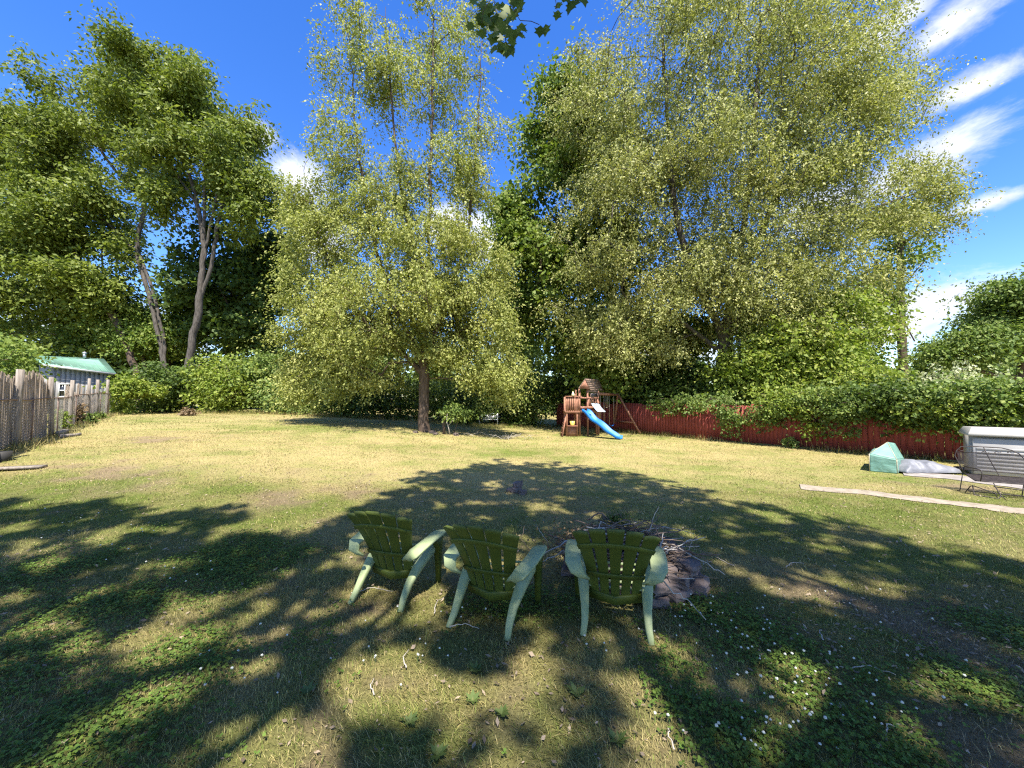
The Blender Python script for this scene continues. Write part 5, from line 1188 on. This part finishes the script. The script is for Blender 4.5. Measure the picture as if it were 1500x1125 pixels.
def glider():
    c = G(1411, 724); D = c[1]; s = D / FPX
    root = thing('glider_bench', 'dark wrought-iron mesh glider bench with scrolled back at the right edge of the lawn', 'bench', c, math.radians(-34)); root.scale = (.78, .78, .98)
    Mi = surf('dark_iron', (.035, .028, .026), (.08, .065, .06), 12, .55, .1, metallic=.3)
    z0 = 9.375; X = lambda zx: (zx - 290) / z0 * s; Z = lambda zy: (945 - zy) / z0 * s
    W = X(1185)
    # back frame: arched top, mesh panel, scroll band, divider
    yb = .42
    def B(zx, zy): z = Z(zy); return np.array([X(zx), yb + .22 * (z - .38), z])
    out = [B(392, 680), B(345, 560), B(300, 440), B(330, 370), B(390, 312), B(520, 302), B(700, 302), B(870, 305), B(980, 330), B(1060, 375), B(1110, 450), B(1150, 560), B(1165, 690)]
    mb = MB(); mb.tube(out, .011, 6); bf = mb.part('back_frame', Mi, root, True)
    mb = MB(); mb.tube([B(660, 303), B(690, 400), B(740, 540), B(800, 680), np.array([X(830), yb - .1, Z(730)])], .010, 6); mb.part('back_divider', Mi, bf, True)
    mb = MB(); mb.tube([B(318, 388), B(1068, 388)], .008, 6); mb.tube([B(375, 632), B(1160, 638)], .008, 6); mb.part('back_bar', Mi, bf)
    mb = MB()
    for k in range(9):
        cx = 400 + k * 74; cz = 352 + (18 if 2 <= k <= 5 else 0); rr = 22; dirn = 1 if k % 2 else -1
        mb.tube([B(cx + dirn * a * 9 + rr * (1 - a / 7) * math.cos(a * 1.1), cz + rr * (1 - a / 7) * math.sin(a * 1.1)) for a in np.linspace(0, 6, 14)], .005, 4)
    mb.part('scrollwork', Mi, bf)
    def lattice(P0, u, v, nu, nv, r=.0022):
        mb = MB()
        for k in range(-nv, nu):
            for sg in (0, 1):
                a0, a1 = (k, 0), (k + nv, nv)
                if sg: a0, a1 = (k + nv, 0), (k, nv)
                p0, p1 = np.array(a0, float), np.array(a1, float)
                lo, hi = 0.0, 1.0; d = p1 - p0
                t0 = max(0, (0 - p0[0]) / d[0] if d[0] > 0 else (nu - p0[0]) / d[0]); t1 = min(1, (nu - p0[0]) / d[0] if d[0] > 0 else (0 - p0[0]) / d[0])
                if t1 - t0 < .02: continue
                e0, e1 = p0 + d * t0, p0 + d * t1; mb.tube([P0 + u * e0[0] / nu + v * e0[1] / nv, P0 + u * e1[0] / nu + v * e1[1] / nv], r, 3, cap=False)
        return mb
    a = B(335, 632); lattice(a, B(1140, 632) - a, B(335, 392) - a, 64, 26).part('back_mesh', Mi, bf)
    # seat
    sf = [np.array(p) for p in ((X(395), yb - .02, Z(690)), (X(1165), yb - .02, Z(690)), (X(1190), -.02, Z(742)), (X(430), -.02, Z(742)))]
    mb = MB(); mb.tube(sf + [sf[0]], .011, 6); st = mb.part('seat_frame', Mi, root)
    lattice(sf[3], sf[2] - sf[3], sf[0] - sf[3], 64, 24).part('seat_mesh', Mi, st)
    # arms
    for x0, x1 in ((395, 655), (1165, 1425)):
        mb = MB(); dx = X(x1) - X(x0) if x0 == 395 else X(655) - X(395)
        xa = X(x0); mb.tube([(xa, yb + .1, Z(585)), (xa + .05, .2, Z(583)), (xa + .10, -.02, Z(580)), (xa + .14, -.10, Z(590)), (xa + .15, -.12, Z(640)), (xa + .13, -.06, Z(745))], .011, 6); mb.part('armrest', Mi, root, True)
    # base: two end frames, stretchers and rocker links
    for xo in (0, X(1000)):
        y0, y1 = -.12, .5
        mb = MB(); mb.tube([(xo + .03, y1, 0.01), (xo + .05, y1 - .1, .012), (xo + .13, y1 - .05, Z(690))], .010, 6); mb.part('rear_leg', Mi, root)
        mb = MB(); mb.tube([(xo + .08, y0 + .3, .01), (xo + .17, y0 + .26, Z(835)), (xo + .21, y0 + .2, Z(825)), (xo + .50, y0 - .02, Z(880)), (xo + .52, y0 - .05, .01)], .010, 6); mb.part('base_frame', Mi, root)
        mb = MB(); mb.tube([(xo + .19, y0 + .2, Z(815)), (xo + .185, y0 + .1, .012), (xo + .50, y0 - .16, .012), (xo + .56, y0 - .1, Z(905))], .013, 6); mb.part('floor_bar', Mi, root)
        mb = MB(); mb.tube([(xo + .49, y0 + .02, Z(748)), (xo + .53, y0, Z(820)), (xo + .57, y0 - .08, Z(900)), (xo + .62, y0 - .16, .01)], .011, 6); mb.part('swing_link', Mi, root)
    mb = MB(); mb.tube([(.13, .14, Z(905)), (X(1185), .14, Z(912))], .010, 6); mb.part('stretcher', Mi, root)
    mb = MB(); mb.tube([(.50, -.06, Z(800)), (X(1185), -.06, Z(830))], .010, 6); mb.part('stretcher', Mi, root)
glider()

# ------------------------------------------------------------------ small things by the birch
def bench():
    c = G(703, 621); D = c[1]; s = D / FPX; root = thing('white_bench', 'small white slatted garden bench in the shade under the hedge', 'bench', c)
    Mw = surf('white_paint', (.66, .66, .64), (.78, .78, .76), 5, .6, .05); W = 26 * s; H = 15 * s
    for x in (0, W):
        mb = MB(); mb.bar((x, 0, 0), (x, .05, H), .05, .05); mb.part('leg', Mw, root); mb = MB(); mb.bar((x, -.45, 0), (x, -.42, H * .8), .05, .05); mb.part('leg', Mw, root)
        mb = MB(); mb.bar((x, -.47, H * .82), (x, .05, H * .82), .05, .035); mb.part('armrest', Mw, root)
    mb = MB(); mb.bar((0, .05, H), (W, .05, H), .04, .07); mb.part('top_rail', Mw, root)
    for k in range(11): mb = MB(); x = W * (k + .5) / 11; mb.bar((x, .03, H * .45), (x, .05, H * .96), .07, .02, up=(0, 1, 0)); mb.part('back_slat', Mw, root)
    for k in range(4): mb = MB(); y = -.42 + k * .12; mb.bar((0, y, H * .45), (W, y, H * .45), .09, .025); mb.part('seat_slat', Mw, root)
bench()
c = G(650, 636); mb = MB(); mb.tube([c, c + np.array([.01, 0, .35]), c + np.array([0, .01, .68])], [.07, .066, .062], 7); tag(mb.part('stump_post', M_bark2, None), 'short dark wooden post standing right of the birch trunk', 'post')
c = G(656, 637); mb = MB(); mb.tube([c + np.array([.1, 0, 0]), c + np.array([.04, 0, .3]), c + np.array([-.06, 0, .6]), c + np.array([-.04, 0, .95]), c + np.array([-.02, 0, 1.0])], [.022, .022, .02, .018, .01], 6); mb.tube([c + np.array([.0, 0, .42]), c + np.array([.25, .05, .7]), c + np.array([.5, .1, .85])], [.014, .012, .008], 5)
tag(mb.part('branch', M_stick2, None), 'pale forked branch propped against the short dark post', 'branch')
tree('sapling', 'tiny leafy sapling in the grass just right of the short post', 18.6, [[(664, 636), (667, 625), (672, 612)]], [(670, 606, 10, 6, 6), (660, 600, 7, 5, 4)], 40, .11, .6, 'fan', M_shrub, .02, .25, M_bark2)
for k, (px, py, sz, lab) in enumerate([(634, 635, .22, 'pale stone right of the birch trunk foot'), (638, 637, .16, 'smaller pale stone in front of the birch foot'), (668, 638, .2, 'grey stone right of the short dark post'), (609, 634, .15, 'stone left of the birch trunk foot')]):
    c = G(px, py); o = put('fieldstone', stone_mesh(sz * 1.3, sz, sz * .7, 400 + k), None, (c[0], c[1], c[2] + sz * .25)); o.rotation_euler = (0, 0, k); tag(o, lab, 'stone', 'stones near the birch')
c = G(608, 628); mb = MB(); mb.tube([c, c + np.array([-.08, 0, .3]), c + np.array([-.2, 0, .75])], [.02, .018, .012], 6); tag(mb.part('stake', surf('green_stake', (.03, .07, .05), (.05, .1, .07), 4), None), 'thin dark green stake leaning left of the birch trunk', 'stake')
c0 = G(742, 642)
for k in range(26):
    c = c0 + np.array([rng.normal(0, .95), rng.normal(0, .55), 0]); c[2] = float(gz(c[0], c[1])); a = rng.random() * 6.28; l = rng.uniform(.4, .9); d = np.array([math.cos(a), math.sin(a) * .6, 0]) * l / 2
    tag(stick([c - d + [0, 0, .02], c + [0, 0, rng.uniform(.06, .2)], c + d + [0, 0, rng.uniform(.02, .3)]], .010, M_stick2).part('stick', M_stick2, None, True), 'pale pruned stick in the low scatter right of the birch', 'stick', 'pruned sticks right of the birch')

shade_tree()
